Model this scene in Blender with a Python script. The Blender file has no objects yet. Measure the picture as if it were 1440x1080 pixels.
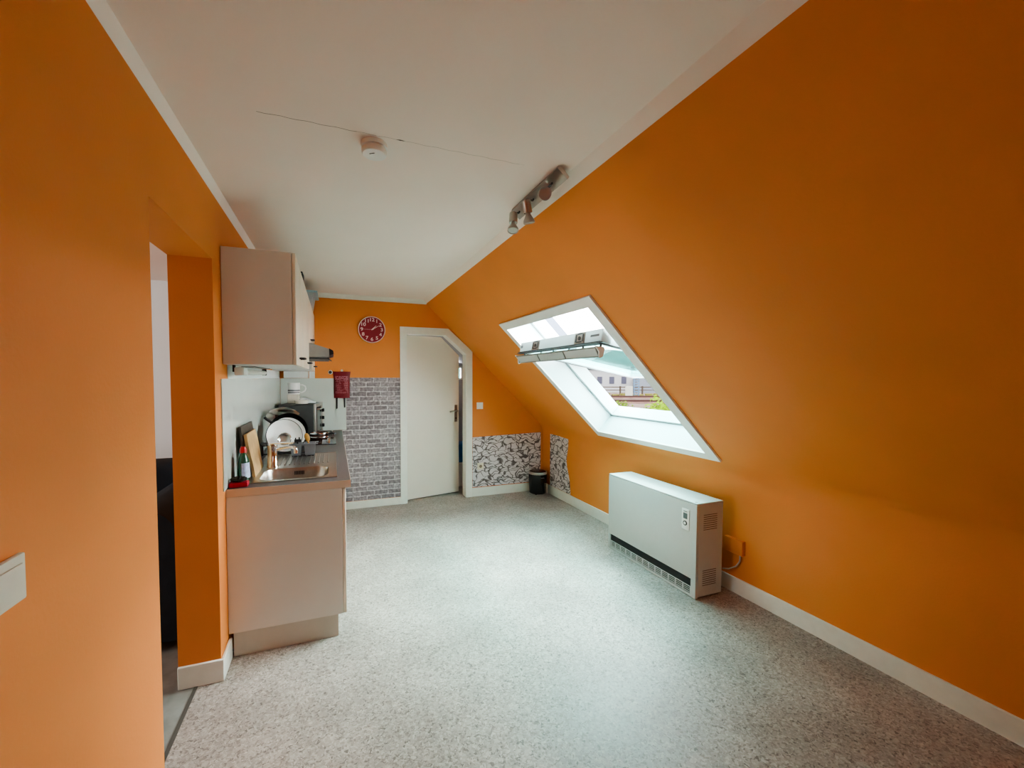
import bpy, bmesh, math, random
from mathutils import Vector, Matrix
random.seed(7)
C = bpy.context.scene.collection

# ------------------------------------------------------------------ materials
def nmat(name):
    m = bpy.data.materials.new(name); m.use_nodes = True
    nt = m.node_tree; b = nt.nodes['Principled BSDF']
    return m, nt, b
def L(nt, a, b): nt.links.new(a, b)
def plain(name, col, rough=0.5, metal=0.0, var=0.04, scale=20, bump=0.0, bscale=200, spec=0.5, coat=0.0):
    m, nt, b = nmat(name)
    tc = nt.nodes.new('ShaderNodeTexCoord')
    n = nt.nodes.new('ShaderNodeTexNoise'); n.inputs['Scale'].default_value = scale; n.inputs['Detail'].default_value = 3
    L(nt, tc.outputs['Object'], n.inputs['Vector'])
    r = nt.nodes.new('ShaderNodeValToRGB')
    lo = [max(0, c*(1-var)) for c in col]; hi = [min(1, c*(1+var)) for c in col]
    r.color_ramp.elements[0].position = .3; r.color_ramp.elements[1].position = .7
    r.color_ramp.elements[0].color = (*lo, 1); r.color_ramp.elements[1].color = (*hi, 1)
    L(nt, n.outputs['Fac'], r.inputs['Fac']); L(nt, r.outputs['Color'], b.inputs['Base Color'])
    b.inputs['Roughness'].default_value = rough; b.inputs['Metallic'].default_value = metal
    b.inputs['Specular IOR Level'].default_value = spec
    b.inputs['Coat Weight'].default_value = coat
    if bump:
        n2 = nt.nodes.new('ShaderNodeTexNoise'); n2.inputs['Scale'].default_value = bscale
        L(nt, tc.outputs['Object'], n2.inputs['Vector'])
        bp = nt.nodes.new('ShaderNodeBump'); bp.inputs['Strength'].default_value = bump; bp.inputs['Distance'].default_value = .002
        L(nt, n2.outputs['Fac'], bp.inputs['Height']); L(nt, bp.outputs['Normal'], b.inputs['Normal'])
    return m

ORANGE = plain('orange_paint', (.73, .255, .070), .65, var=.05, scale=1.5, bump=.25, bscale=90, spec=.3)
CEIL = plain('ceiling_paint', (.89, .795, .725), .8, var=.02, scale=2, bump=.15, bscale=60, spec=.2)
WHITE = plain('white_paint', (.82, .82, .79), .45, var=.02)
SIDEWALL = plain('side_room_paint', (.80, .82, .81), .7, var=.03, scale=2, bump=.2, bscale=60)
TRIM = plain('trim_paint', (.76, .75, .68), .4, var=.03)
DOORP = plain('door_paint', (.78, .715, .62), .42, var=.02, scale=3)
BEIGE = plain('beige_laminate', (.70, .685, .65), .5, var=.02, scale=4, bump=.06, bscale=300)
CREAM = plain('cream_door_laminate', (.80, .72, .60), .3, var=.02, scale=4)
EDGE = plain('beige_edge', (.70, .60, .50), .45, var=.04, scale=8)
WORKTOP = plain('worktop_grey', (.075, .068, .070), .38, var=.25, scale=160)
STEEL = plain('brushed_steel', (.50, .47, .44), .28, 1.0, var=.06, scale=60)
CHROME = plain('chrome', (.80, .80, .80), .09, 1.0, var=.01)
NICKEL = plain('satin_nickel', (.46, .42, .385), .32, 1.0, var=.03)
BLACK = plain('black_plastic', (.012, .012, .014), .35, var=.1)
BLACKGLOSS = plain('black_gloss', (.01, .009, .01), .12, var=.1)
DARKGREY = plain('dark_grey_metal', (.075, .075, .075), .42, .3, var=.05)
GREYPL = plain('grey_plastic', (.16, .17, .19), .45, var=.05)
ENAMEL = plain('enamel_white', (.88, .88, .86), .35, var=.015)
HEATW = plain('heater_white', (.52, .535, .515), .42, var=.015)
CERAMIC = plain('ceramic_cream', (.80, .76, .66), .2, var=.03)
SPLASH = plain('splashback_gloss', (.68, .72, .67), .10, var=.03, scale=3, coat=.3)
RED = plain('red_plastic', (.50, .012, .018), .3, var=.05)
REDFAB = plain('red_pouch', (.19, .002, .010), .5, var=.12, scale=30, bump=.2, bscale=60)
PINKTXT = plain('faded_print', (.48, .16, .20), .6, var=.2, scale=300)
CLOCKRED = plain('clock_red', (.28, .008, .022), .4, var=.05)
BOTTLEGREEN = plain('green_bottle', (.012, .075, .035), .12, var=.1, coat=.5)
LABELBLUE = plain('bottle_label', (.50, .58, .80), .4, var=.2, scale=60)
NAVY = plain('navy_upholstery', (.010, .016, .024), .9, var=.3, scale=12, bump=.4, bscale=120)
BLUEPL = plain('blue_plastic', (.02, .16, .45), .4, var=.1)
PALEBLUE = plain('pale_blue_plastic', (.30, .45, .52), .3, var=.1)
BLUEGREYPL = plain('slate_blue_plastic', (.30, .37, .40), .4, var=.1)
WOODB = plain('board_wood', (.52, .33, .15), .55, var=.18, scale=14)
WOODD = plain('dark_board', (.055, .042, .03), .5, var=.2, scale=30)
SPATWOOD = plain('spatula_wood', (.50, .26, .06), .5, var=.2, scale=40)
BROWN = plain('brown_pan', (.10, .05, .04), .25, var=.15, scale=40)
PANBLACK = plain('pan_black', (.01, .009, .009), .3, var=.1)
WOOL = plain('scouring_wool', (.035, .028, .022), .7, .3, var=.6, scale=180, bump=1, bscale=400)
DARKRUB = plain('rubber_seal', (.075, .075, .08), .6, var=.1)
ALU = plain('aluminium_grey', (.30, .29, .28), .4, .6, var=.05)
FLASH = plain('roof_flashing', (.045, .06, .09), .5, .3, var=.05)
ROOF = plain('roof_slate', (.05, .05, .055), .7, var=.3, scale=9)
LINING = plain('window_lining', (.56, .66, .675), .5, var=.01)  # white parts; the cool cast of the sky light is put into this colour
SOCKETC = plain('ivory_plastic', (.72, .66, .52), .4, var=.03)
SWITCHG = plain('switch_plastic', (.66, .62, .52), .45, var=.03)
DARKHOLE = plain('dark_recess', (.01, .01, .01), .8, var=.1)
LCD = plain('lcd_grey', (.10, .115, .12), .25, var=.05)
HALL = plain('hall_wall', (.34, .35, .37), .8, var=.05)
SIDEFLOOR = plain('side_floor', (.22, .215, .20), .45, var=.25, scale=9)
CRACKM = plain('crack_dark', (.14, .11, .09), .9, var=.2)
TUBEM = plain('tube_diffuser', (.78, .78, .72), .3, var=.02)

def floor_mat():
    m, nt, b = nmat('speckled_vinyl')
    tc = nt.nodes.new('ShaderNodeTexCoord')
    v = nt.nodes.new('ShaderNodeTexVoronoi'); v.inputs['Scale'].default_value = 125
    nz = nt.nodes.new('ShaderNodeTexNoise'); nz.inputs['Scale'].default_value = 60
    mx = nt.nodes.new('ShaderNodeMixRGB'); mx.inputs[0].default_value = .03
    L(nt, tc.outputs['Object'], nz.inputs['Vector']); L(nt, tc.outputs['Object'], mx.inputs[1]); L(nt, nz.outputs['Color'], mx.inputs[2])
    L(nt, mx.outputs[0], v.inputs['Vector'])
    sep = nt.nodes.new('ShaderNodeSeparateColor'); L(nt, v.outputs['Color'], sep.inputs[0])
    r = nt.nodes.new('ShaderNodeValToRGB'); cr = r.color_ramp
    cr.elements[0].position = 0; cr.elements[0].color = (.15, .13, .12, 1)
    cr.elements[1].position = 1; cr.elements[1].color = (.52, .49, .46, 1)
    for p, c in ((.08, (.24, .215, .195)), (.3, (.33, .30, .275)), (.55, (.37, .34, .315)), (.78, (.42, .39, .365)), (.92, (.46, .435, .41))):
        e = cr.elements.new(p); e.color = (*c, 1)
    L(nt, sep.outputs[0], r.inputs['Fac'])
    n2 = nt.nodes.new('ShaderNodeTexNoise'); n2.inputs['Scale'].default_value = 2.2; n2.inputs['Detail'].default_value = 5
    L(nt, tc.outputs['Object'], n2.inputs['Vector'])
    r2 = nt.nodes.new('ShaderNodeValToRGB'); r2.color_ramp.elements[0].color = (.82, .74, .72, 1); r2.color_ramp.elements[1].color = (1.1, 1.0, .97, 1)
    r2.color_ramp.elements[0].position = .35; r2.color_ramp.elements[1].position = .65
    L(nt, n2.outputs['Fac'], r2.inputs['Fac'])
    mu = nt.nodes.new('ShaderNodeMixRGB'); mu.blend_type = 'MULTIPLY'; mu.inputs[0].default_value = 1
    L(nt, r.outputs[0], mu.inputs[1]); L(nt, r2.outputs[0], mu.inputs[2]); L(nt, mu.outputs[0], b.inputs['Base Color'])
    rr = nt.nodes.new('ShaderNodeMapRange'); rr.inputs['To Min'].default_value = .34; rr.inputs['To Max'].default_value = .52
    L(nt, n2.outputs['Fac'], rr.inputs['Value']); L(nt, rr.outputs[0], b.inputs['Roughness'])
    bp = nt.nodes.new('ShaderNodeBump'); bp.inputs['Strength'].default_value = .35; bp.inputs['Distance'].default_value = .002
    n3 = nt.nodes.new('ShaderNodeTexNoise'); n3.inputs['Scale'].default_value = 70; L(nt, tc.outputs['Object'], n3.inputs['Vector'])
    L(nt, n3.outputs['Fac'], bp.inputs['Height']); L(nt, bp.outputs['Normal'], b.inputs['Normal'])
    return m
FLOOR = floor_mat()

def brick_mat():
    m, nt, b = nmat('brick_wallpaper')
    tc = nt.nodes.new('ShaderNodeTexCoord')
    sx = nt.nodes.new('ShaderNodeSeparateXYZ'); cx = nt.nodes.new('ShaderNodeCombineXYZ')
    L(nt, tc.outputs['Object'], sx.inputs[0]); L(nt, sx.outputs['X'], cx.inputs['X']); L(nt, sx.outputs['Z'], cx.inputs['Y'])
    nz = nt.nodes.new('ShaderNodeTexNoise'); nz.inputs['Scale'].default_value = 14; L(nt, cx.outputs[0], nz.inputs['Vector'])
    mx = nt.nodes.new('ShaderNodeMixRGB'); mx.inputs[0].default_value = .012; L(nt, cx.outputs[0], mx.inputs[1]); L(nt, nz.outputs['Color'], mx.inputs[2])
    br = nt.nodes.new('ShaderNodeTexBrick'); L(nt, mx.outputs[0], br.inputs['Vector'])
    br.inputs['Scale'].default_value = 1; br.inputs['Brick Width'].default_value = .155; br.inputs['Row Height'].default_value = .054
    br.inputs['Mortar Size'].default_value = .0065; br.inputs['Mortar Smooth'].default_value = .35
    br.inputs['Color1'].default_value = (.235, .20, .215, 1); br.inputs['Color2'].default_value = (.37, .325, .345, 1); br.inputs['Mortar'].default_value = (.56, .515, .525, 1)
    n2 = nt.nodes.new('ShaderNodeTexNoise'); n2.inputs['Scale'].default_value = 38; n2.inputs['Detail'].default_value = 6; L(nt, cx.outputs[0], n2.inputs['Vector'])
    r2 = nt.nodes.new('ShaderNodeValToRGB'); r2.color_ramp.elements[0].position = .34; r2.color_ramp.elements[1].position = .6
    r2.color_ramp.elements[0].color = (.55, .52, .54, 1); r2.color_ramp.elements[1].color = (1.12, 1.1, 1.1, 1); L(nt, n2.outputs['Fac'], r2.inputs['Fac'])
    mu = nt.nodes.new('ShaderNodeMixRGB'); mu.blend_type = 'MULTIPLY'; mu.inputs[0].default_value = .9
    L(nt, br.outputs['Color'], mu.inputs[1]); L(nt, r2.outputs[0], mu.inputs[2]); L(nt, mu.outputs[0], b.inputs['Base Color'])
    b.inputs['Roughness'].default_value = .7
    return m
BRICK = brick_mat()

def marble_mat(name, hx):
    m, nt, b = nmat(name)
    tc = nt.nodes.new('ShaderNodeTexCoord')
    sx = nt.nodes.new('ShaderNodeSeparateXYZ'); cx = nt.nodes.new('ShaderNodeCombineXYZ')
    L(nt, tc.outputs['Object'], sx.inputs[0]); L(nt, sx.outputs[hx], cx.inputs['X']); L(nt, sx.outputs['Z'], cx.inputs['Y'])
    mp = nt.nodes.new('ShaderNodeMapping'); mp.inputs['Rotation'].default_value = (0, 0, math.radians(-58)); mp.inputs['Scale'].default_value = (9.5, 22, 1)
    nz = nt.nodes.new('ShaderNodeTexNoise'); nz.inputs['Scale'].default_value = 6.5; nz.inputs['Detail'].default_value = 2; L(nt, cx.outputs[0], nz.inputs['Vector'])
    mx = nt.nodes.new('ShaderNodeMixRGB'); mx.blend_type = 'ADD'; mx.inputs[0].default_value = .20; L(nt, cx.outputs[0], mx.inputs[1]); L(nt, nz.outputs['Color'], mx.inputs[2])
    L(nt, mx.outputs[0], mp.inputs['Vector'])
    v = nt.nodes.new('ShaderNodeTexVoronoi'); v.feature = 'DISTANCE_TO_EDGE'; v.inputs['Scale'].default_value = 1; L(nt, mp.outputs[0], v.inputs['Vector'])
    wn = nt.nodes.new('ShaderNodeTexNoise'); wn.inputs['Scale'].default_value = 13; L(nt, cx.outputs[0], wn.inputs['Vector'])
    wr = nt.nodes.new('ShaderNodeMapRange'); wr.inputs['From Min'].default_value = .35; wr.inputs['From Max'].default_value = .68; wr.inputs['To Min'].default_value = .5; wr.inputs['To Max'].default_value = 1.5
    L(nt, wn.outputs['Fac'], wr.inputs['Value'])
    dv_ = nt.nodes.new('ShaderNodeMath'); dv_.operation = 'DIVIDE'; L(nt, v.outputs['Distance'], dv_.inputs[0]); L(nt, wr.outputs[0], dv_.inputs[1])
    r = nt.nodes.new('ShaderNodeValToRGB'); r.color_ramp.elements[0].position = .012; r.color_ramp.elements[1].position = .13
    r.color_ramp.elements[0].color = (.11, .085, .085, 1); r.color_ramp.elements[1].color = (.66, .60, .61, 1)
    e = r.color_ramp.elements.new(.06); e.color = (.22, .185, .19, 1)
    e = r.color_ramp.elements.new(.085); e.color = (.60, .55, .56, 1)
    L(nt, dv_.outputs[0], r.inputs['Fac']); L(nt, r.outputs[0], b.inputs['Base Color'])
    b.inputs['Roughness'].default_value = .55
    return m
MARBLE_X = marble_mat('marble_wallpaper_back', 'X'); MARBLE_Y = marble_mat('marble_wallpaper_side', 'Y')

def glass_mat(name, tint, refl=.9):
    m, nt, b = nmat(name)
    out = nt.nodes['Material Output']; nt.nodes.remove(b)
    t = nt.nodes.new('ShaderNodeBsdfTransparent'); t.inputs[0].default_value = (*tint, 1)
    g = nt.nodes.new('ShaderNodeBsdfGlossy'); g.inputs['Roughness'].default_value = .02
    f = nt.nodes.new('ShaderNodeFresnel'); f.inputs[0].default_value = 1.5
    mx = nt.nodes.new('ShaderNodeMixShader')
    fm = nt.nodes.new('ShaderNodeMath'); fm.operation = 'MULTIPLY'; fm.inputs[1].default_value = refl; L(nt, f.outputs[0], fm.inputs[0])
    L(nt, fm.outputs[0], mx.inputs[0]); L(nt, t.outputs[0], mx.inputs[1]); L(nt, g.outputs[0], mx.inputs[2]); L(nt, mx.outputs[0], out.inputs['Surface'])
    return m
GLASS = glass_mat('window_glass', (.50, .74, .73), .35)
CLEAR = glass_mat('clear_glass', (.95, .97, .97))

# ------------------------------------------------------------------ mesh helpers
def BM(): return bmesh.new()
def box(bm, x0, x1, y0, y1, z0, z1, bev=0, seg=2):
    x0, x1 = sorted((x0, x1)); y0, y1 = sorted((y0, y1)); z0, z1 = sorted((z0, z1))
    M = Matrix.Translation(((x0+x1)/2, (y0+y1)/2, (z0+z1)/2)) @ Matrix.Diagonal((x1-x0, y1-y0, z1-z0, 1))
    vs = bmesh.ops.create_cube(bm, size=1, matrix=M)['verts']
    if bev:
        es = list({e for v in vs for e in v.link_edges})
        bmesh.ops.bevel(bm, geom=es, offset=bev, segments=seg, affect='EDGES', profile=.5)
    return bm
def frame_to(a, b):
    a, b = Vector(a), Vector(b); d = (b-a); q = Vector((0, 0, 1)).rotation_difference(d.normalized())
    return Matrix.Translation((a+b)/2) @ q.to_matrix().to_4x4(), d.length
def cyl(bm, a, b, r0, r1=None, n=24, caps=True):
    M, l = frame_to(a, b)
    bmesh.ops.create_cone(bm, cap_ends=caps, segments=n, radius1=max(r0, 1e-5), radius2=max(r0 if r1 is None else r1, 1e-5), depth=l, matrix=M)
    return bm
def tube(bm, pts, r, n=10):
    pts = [Vector(p) for p in pts]; rings = []
    up = Vector((0, 0, 1))
    prev = None
    for i, p in enumerate(pts):
        t = (pts[min(i+1, len(pts)-1)] - pts[max(i-1, 0)]).normalized()
        if prev is None:
            s = t.cross(up)
            if s.length < .1: s = t.cross(Vector((1, 0, 0)))
        else:
            s = prev - t*prev.dot(t)
        s.normalize(); prev = s; w = t.cross(s)
        rings.append([bm.verts.new(p + (s*math.cos(2*math.pi*k/n) + w*math.sin(2*math.pi*k/n))*r) for k in range(n)])
    for a, b in zip(rings, rings[1:]):
        for k in range(n): bm.faces.new((a[k], a[(k+1) % n], b[(k+1) % n], b[k]))
    bm.faces.new(rings[0][::-1]); bm.faces.new(rings[-1])
    return bm
def lathe(bm, prof, M=None, n=40):
    M = M or Matrix.Identity(4); rings = []
    for r, z in prof:
        if r < 1e-6: rings.append([bm.verts.new(M @ Vector((0, 0, z)))])
        else: rings.append([bm.verts.new(M @ Vector((r*math.cos(2*math.pi*k/n), r*math.sin(2*math.pi*k/n), z))) for k in range(n)])
    for a, b in zip(rings, rings[1:]):
        if len(a) == 1 and len(b) == 1: continue
        for k in range(n):
            k2 = (k+1) % n
            if len(a) == 1: bm.faces.new((a[0], b[k2], b[k]))
            elif len(b) == 1: bm.faces.new((a[k], a[k2], b[0]))
            else: bm.faces.new((a[k], a[k2], b[k2], b[k]))
    return bm
def prism(bm, poly, vec):
    v = Vector(vec); a = [bm.verts.new(Vector(p)) for p in poly]; b = [bm.verts.new(Vector(p)+v) for p in poly]
    n = len(a)
    bm.faces.new(a[::-1]); bm.faces.new(b)
    for i in range(n): bm.faces.new((a[i], a[(i+1) % n], b[(i+1) % n], b[i]))
    return bm
def at(loc, axis=(0, 0, 1), roll=0):
    q = Vector((0, 0, 1)).rotation_difference(Vector(axis).normalized())
    return Matrix.Translation(loc) @ q.to_matrix().to_4x4() @ Matrix.Rotation(roll, 4, 'Z')
def rrect(x0, x1, y0, y1, r, n=6):
    pts = []
    for cx, cy, a0 in ((x1-r, y1-r, 0), (x0+r, y1-r, 90), (x0+r, y0+r, 180), (x1-r, y0+r, 270)):
        for k in range(n+1):
            a = math.radians(a0 + 90*k/n); pts.append((cx + r*math.cos(a), cy + r*math.sin(a)))
    return pts
def loft(bm, loops, close_last=True):
    R = [[bm.verts.new(p) for p in lp] for lp in loops]; n = len(R[0])
    for a, b in zip(R, R[1:]):
        for k in range(n): bm.faces.new((a[k], a[(k+1) % n], b[(k+1) % n], b[k]))
    if close_last: bm.faces.new(R[-1])
    return R

def finish(name, bm, mat, loc=(0, 0, 0), parent=None, sharp=38):
    bmesh.ops.recalc_face_normals(bm, faces=bm.faces[:])
    for f in bm.faces: f.smooth = True
    for e in bm.edges:
        if len(e.link_faces) == 2:
            if e.calc_face_angle(0) > math.radians(sharp): e.smooth = False
        else: e.smooth = False
    bm.transform(Matrix.Translation(-Vector(loc)))
    me = bpy.data.meshes.new(name); bm.to_mesh(me); bm.free()
    me.materials.append(mat)
    o = bpy.data.objects.new(name, me); C.objects.link(o)
    if parent is None: o.location = loc
    else: o.parent = parent
    return o
def tag(o, label, cat, group=None, kind=None):
    o['label'] = label; o['category'] = cat
    if group: o['group'] = group
    if kind: o['kind'] = kind
    return o
BASE = {}
def thing(name, loc, label, cat, group=None):
    o = bpy.data.objects.new(name, None); C.objects.link(o); o.location = loc; o.empty_display_size = .05
    tag(o, label, cat, group); BASE[o.name] = Vector(loc)
    return o
def part(name, bm, mat, parent, sharp=38, label=None):
    p = parent
    while p.name not in BASE: p = p.parent
    o = finish(name, bm, mat, BASE[p.name], parent, sharp)
    if label: o['label'] = label
    return o
def one(name, bm, mat, loc, label, cat, group=None, sharp=38):
    return tag(finish(name, bm, mat, loc, None, sharp), label, cat, group)
def struct(name, bm, mat, label=None, cat=None, sharp=38):
    o = finish(name, bm, mat, (0, 0, 0), None, sharp); o['kind'] = 'structure'
    if label: o['label'] = label
    if cat: o['category'] = cat
    return o
def sgroup(name, loc, label, cat):
    o = thing(name, loc, label, cat); o['kind'] = 'structure'; return o
def text_bm(bm, s, size, M, ext=.0008, bold=0):
    cu = bpy.data.curves.new('t', 'FONT'); cu.body = s; cu.size = size; cu.align_x = 'CENTER'; cu.align_y = 'CENTER'; cu.extrude = ext; cu.offset = bold
    ob = bpy.data.objects.new('t', cu); C.objects.link(ob)
    dg = bpy.context.evaluated_depsgraph_get(); me = bpy.data.meshes.new_from_object(ob.evaluated_get(dg))
    me.transform(M); bm.from_mesh(me)
    bpy.data.objects.remove(ob); bpy.data.curves.remove(cu); bpy.data.meshes.remove(me)

# ------------------------------------------------------------------ dimensions
XL, D, ZC, XC, XK, ZK = -.535, 4.906, 2.386, 1.0535, 2.632, .8456
ZTOP = 2.425; Y0 = -2.6
YJ, YP, ZO = 1.5993, 2.3238, 2.066
YK, ZW = 2.477, .9119
SLM = (ZC-ZK)/(XK-XC); ANG = math.atan(SLM); CA, SA = math.cos(ANG), math.sin(ANG)
def W(s, y, o): return Vector((XC + s*CA + o*SA, y, ZC - s*SA + o*CA))
def boxW(bm, s0, s1, y0, y1, o0, o1):
    vs = [bm.verts.new(W(s, y, o)) for s in (s0, s1) for y in (y0, y1) for o in (o0, o1)]
    for f in ((0, 1, 3, 2), (4, 6, 7, 5), (0, 4, 5, 1), (2, 3, 7, 6), (0, 2, 6, 4), (1, 5, 7, 3)):
        bm.faces.new([vs[i] for i in f])
    return bm
SI0, SI1, YI0, YI1 = .625, 2.018, 2.203, 3.475       # window opening in the slope
SO0, SO1, YO0, YO1 = .552, 2.091, 2.116, 3.546       # outer edge of its trim
SK = (XK-XC)/CA

# ------------------------------------------------------------------ room shell
b = BM(); box(b, XL-.1, XK, Y0, D+.14, -.05, 0); struct('floor', b, FLOOR)
b = BM(); box(b, -4.2, XL-.1, .2, 4.9, -.05, 0); struct('floor_side_room', b, SIDEFLOOR)
b = BM(); box(b, .1, 1.86, D+.14, 5.85, -.05, -.001); struct('floor_hallway', b, SIDEFLOOR)
b = BM(); box(b, XL-.112, XL-.096, YJ, YP, 0, .003); struct('trim_threshold', b, plain('threshold_metal', (.10, .09, .08), .5, .3))
b = BM()
box(b, XL-.178, XL, Y0, YJ, 0, ZTOP); box(b, XL-.178, XL, YJ, YP, ZO, ZTOP); box(b, XL-.178, XL, YP, D+.14, 0, ZTOP)
struct('wall_left', b, ORANGE)
b = BM(); box(b, XL-.178, XC, Y0, D+.14, ZTOP, ZTOP+.1); struct('ceiling', b, CEIL)
# right: knee wall and slope in one painted skin with the skylight opening left free
b = BM()
def quad(pts): b.faces.new([b.verts.new(Vector(p)) for p in pts])
S00 = -.06; BE = .10
A_, B_, K_ = W(SK-BE, 0, 0), Vector((XK, 0, ZK-BE)), Vector((XK, 0, ZK))
curve = [A_*(1-t)**2 + K_*2*t*(1-t) + B_*t*t for t in [i/10 for i in range(11)]]
prof_ = curve + [Vector((XK, 0, 0))]
rows = [(b.verts.new((p.x, Y0, p.z)), b.verts.new((p.x, D+.14, p.z))) for p in prof_]
for q, r_ in zip(rows, rows[1:]): b.faces.new((q[0], q[1], r_[1], r_[0]))
SKB = SK-BE
for s0, s1, y0, y1 in ((S00, SKB, Y0, YI0), (S00, SKB, YI1, D+.14), (S00, SI0, YI0, YI1), (SI1, SKB, YI0, YI1)):
    quad([W(s0, y0, 0), W(s0, y1, 0), W(s1, y1, 0), W(s1, y0, 0)])
struct('wall_right', b, ORANGE)
# door opening polygon
OUT = [(.7385, 0), (.7385, 2.0987), (1.3205, 2.0987), (1.6298, 1.829), (1.6298, 0)]
TW = .062
dx, dz = 1.6298-1.3205, 1.829-2.0987; ln = math.hypot(dx, dz); nx, nz = dz/ln, -dx/ln
def on_slope_x(x, off): # z on the slanted line shifted inward by off
    px, pz = 1.3205+nx*off, 2.0987+nz*off
    return pz + (x-px)*dz/dx
def on_slope_z(z, off):
    px, pz = 1.3205+nx*off, 2.0987+nz*off
    return px + (z-pz)*dx/dz
def inner(off):
    xl, zt, xr = .7385+off, 2.0987-off, 1.6298-off
    return [(xl, 0), (xl, zt), (on_slope_z(zt, off), zt), (xr, on_slope_x(xr, off)), (xr, 0)]
IN = inner(TW)
b = BM(); YB = D+.14
box(b, XL, IN[0][0], D, YB, 0, ZTOP)
def zs(x): return ZC-(x-XC)*SLM+.012
p1, p2 = IN[2], IN[3]
for poly in ([(IN[0][0], ZTOP), (IN[0][0], p1[1]), p1, (p1[0], zs(p1[0])), (XC, zs(XC)), (XC-.03, ZTOP)], [p1, p2, (p2[0], zs(p2[0])), (p1[0], zs(p1[0]))], [(p2[0], 0), (XK+.01, 0), (XK+.01, ZK), (p2[0], zs(p2[0]))]):
    prism(b, [(x, D, z) for x, z in poly], (0, .14, 0))
struct('wall_back', b, ORANGE)
b = BM(); box(b, XL-.2, XK+.3, Y0-.1, Y0, 0, ZTOP); struct('wall_front', b, ORANGE)
# side room
b = BM(); box(b, -4.2, XL-.178, 4.7, 4.8, 0, 2.40); struct('wall_side_room_back', b, SIDEWALL)
b = BM(); box(b, -4.3, -4.2, .2, 4.8, 0, 2.40); struct('wall_side_room_left', b, SIDEWALL)
b = BM(); box(b, -4.3, XL-.178, .1, .2, 0, 2.40); struct('wall_side_room_front', b, SIDEWALL)
b = BM(); box(b, -4.3, XL-.178, .1, 4.8, 2.40, 2.5); struct('ceiling_side_room', b, CEIL)
# hallway beyond the door
HY = 5.75
b = BM(); box(b, .1, .2, YB, HY+.1, 0, 2.4); struct('wall_hallway_left', b, HALL)
b = BM(); box(b, 1.80, 1.86, YB, HY+.1, 0, 1.60); struct('wall_hallway_right', b, HALL)
b = BM(); box(b, .1, XC, YB, HY+.1, 2.4, 2.46); prism(b, [(XC-.01, YB, 2.40), (1.86, YB, 1.605), (1.86, YB, 1.645), (XC-.01, YB, 2.445)], (0, HY+.1-YB, 0)); struct('ceiling_hallway', b, HALL)
HW = (1.56, 1.765, 1.475, 1.665)
b = BM(); box(b, .2, HW[0], HY, HY+.1, 0, 1.90); box(b, .2, 1.1, HY, HY+.1, 1.90, 2.4); box(b, HW[1], 1.80, HY, HY+.1, 0, 1.66); box(b, HW[0], HW[1], HY, HY+.1, 0, HW[2]); box(b, HW[0], HW[1], HY, HY+.1, HW[3], 1.72)
prism(b, [(1.1, HY, 1.9), (HW[0], HY, 1.9), (1.1, HY, 2.34)], (0, .1, 0))
struct('wall_hallway_back', b, HALL)
g = sgroup('window_2', (1.66, HY, 1.475), 'small window at the end of the hallway', 'window')
b = BM()
for q in ((HW[0], HW[0]+.02, HW[2], HW[3]), (HW[1]-.02, HW[1], HW[2], HW[3]), (HW[0], HW[1], HW[2], HW[2]+.02), (HW[0], HW[1], HW[3]-.02, HW[3])): box(b, q[0], q[1], HY+.01, HY+.06, q[2], q[3])
part('frame', b, WHITE, g)
b = BM(); box(b, HW[0]+.02, HW[1]-.02, HY+.03, HY+.034, HW[2]+.02, HW[3]-.02); part('pane', b, CLEAR, g)
# coving
b = BM(); prism(b, [(XL, Y0, 2.384), (XL+.014, Y0, ZTOP-.012), (XL+.022, Y0, ZTOP), (XL, Y0, ZTOP)], (0, D-Y0, 0)); struct('trim_1', b, CEIL)
b = BM(); prism(b, [(XL, D, 2.376), (XL, D-.012, 2.380), (XL, D-.030, 2.412), (XL, D-.034, ZTOP), (XL, D, ZTOP)], (XC-XL, 0, 0)); struct('trim_2', b, TRIM)
b = BM(); prism(b, [(XC, Y0, ZC), (XC-.050, Y0, ZTOP), (XC-.03, Y0, ZTOP+.01), (XC+.02, Y0, ZTOP+.01)], (0, D-Y0, 0)); struct('trim_3', b, CEIL)
# hairline crack with a chipped spot in the ceiling board joint
b = BM()
xs = [-.24 + i*(1.03/40) for i in range(41)]
for i in range(40):
    x0, x1 = xs[i], xs[i+1]; w = .0011 if x0 < .07 else (.0006 if x0 < .75 else .0003)
    j0, j1 = 1.659+.0025*math.sin(i*1.7), 1.659+.0025*math.sin((i+1)*1.7)
    b.faces.new([b.verts.new(Vector(p)) for p in ((x0, j0-w, ZTOP-.0006), (x1, j1-w, ZTOP-.0006), (x1, j1+w, ZTOP-.0006), (x0, j0+w, ZTOP-.0006))])
b.faces.new([b.verts.new(Vector(p)) for p in ((.236, 1.659, ZTOP-.0009), (.255, 1.654, ZTOP-.0009), (.275, 1.657, ZTOP-.0009), (.257, 1.662, ZTOP-.0009))])
struct('ceiling_crack', b, CRACKM)
# baseboards
def bb(name, *bs):
    b = BM()
    for q in bs: box(b, *q, bev=.003, seg=1)
    return struct(name, b, TRIM)
bb('baseboard_right', (XK-.014, XK, Y0, D, 0, .11))
bb('baseboard_back', (.095, .7385, D-.014, D, 0, .085), (1.6298, XK-.014, D-.014, D, 0, .11))
bb('baseboard_left', (XL, XL+.014, Y0, YJ, 0, .11))
bb('baseboard_pillar', (XL-.178, XL+.015, YP-.015, YP, 0, .11), (XL, XL+.015, YP, YK+.018, 0, .11))

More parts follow.
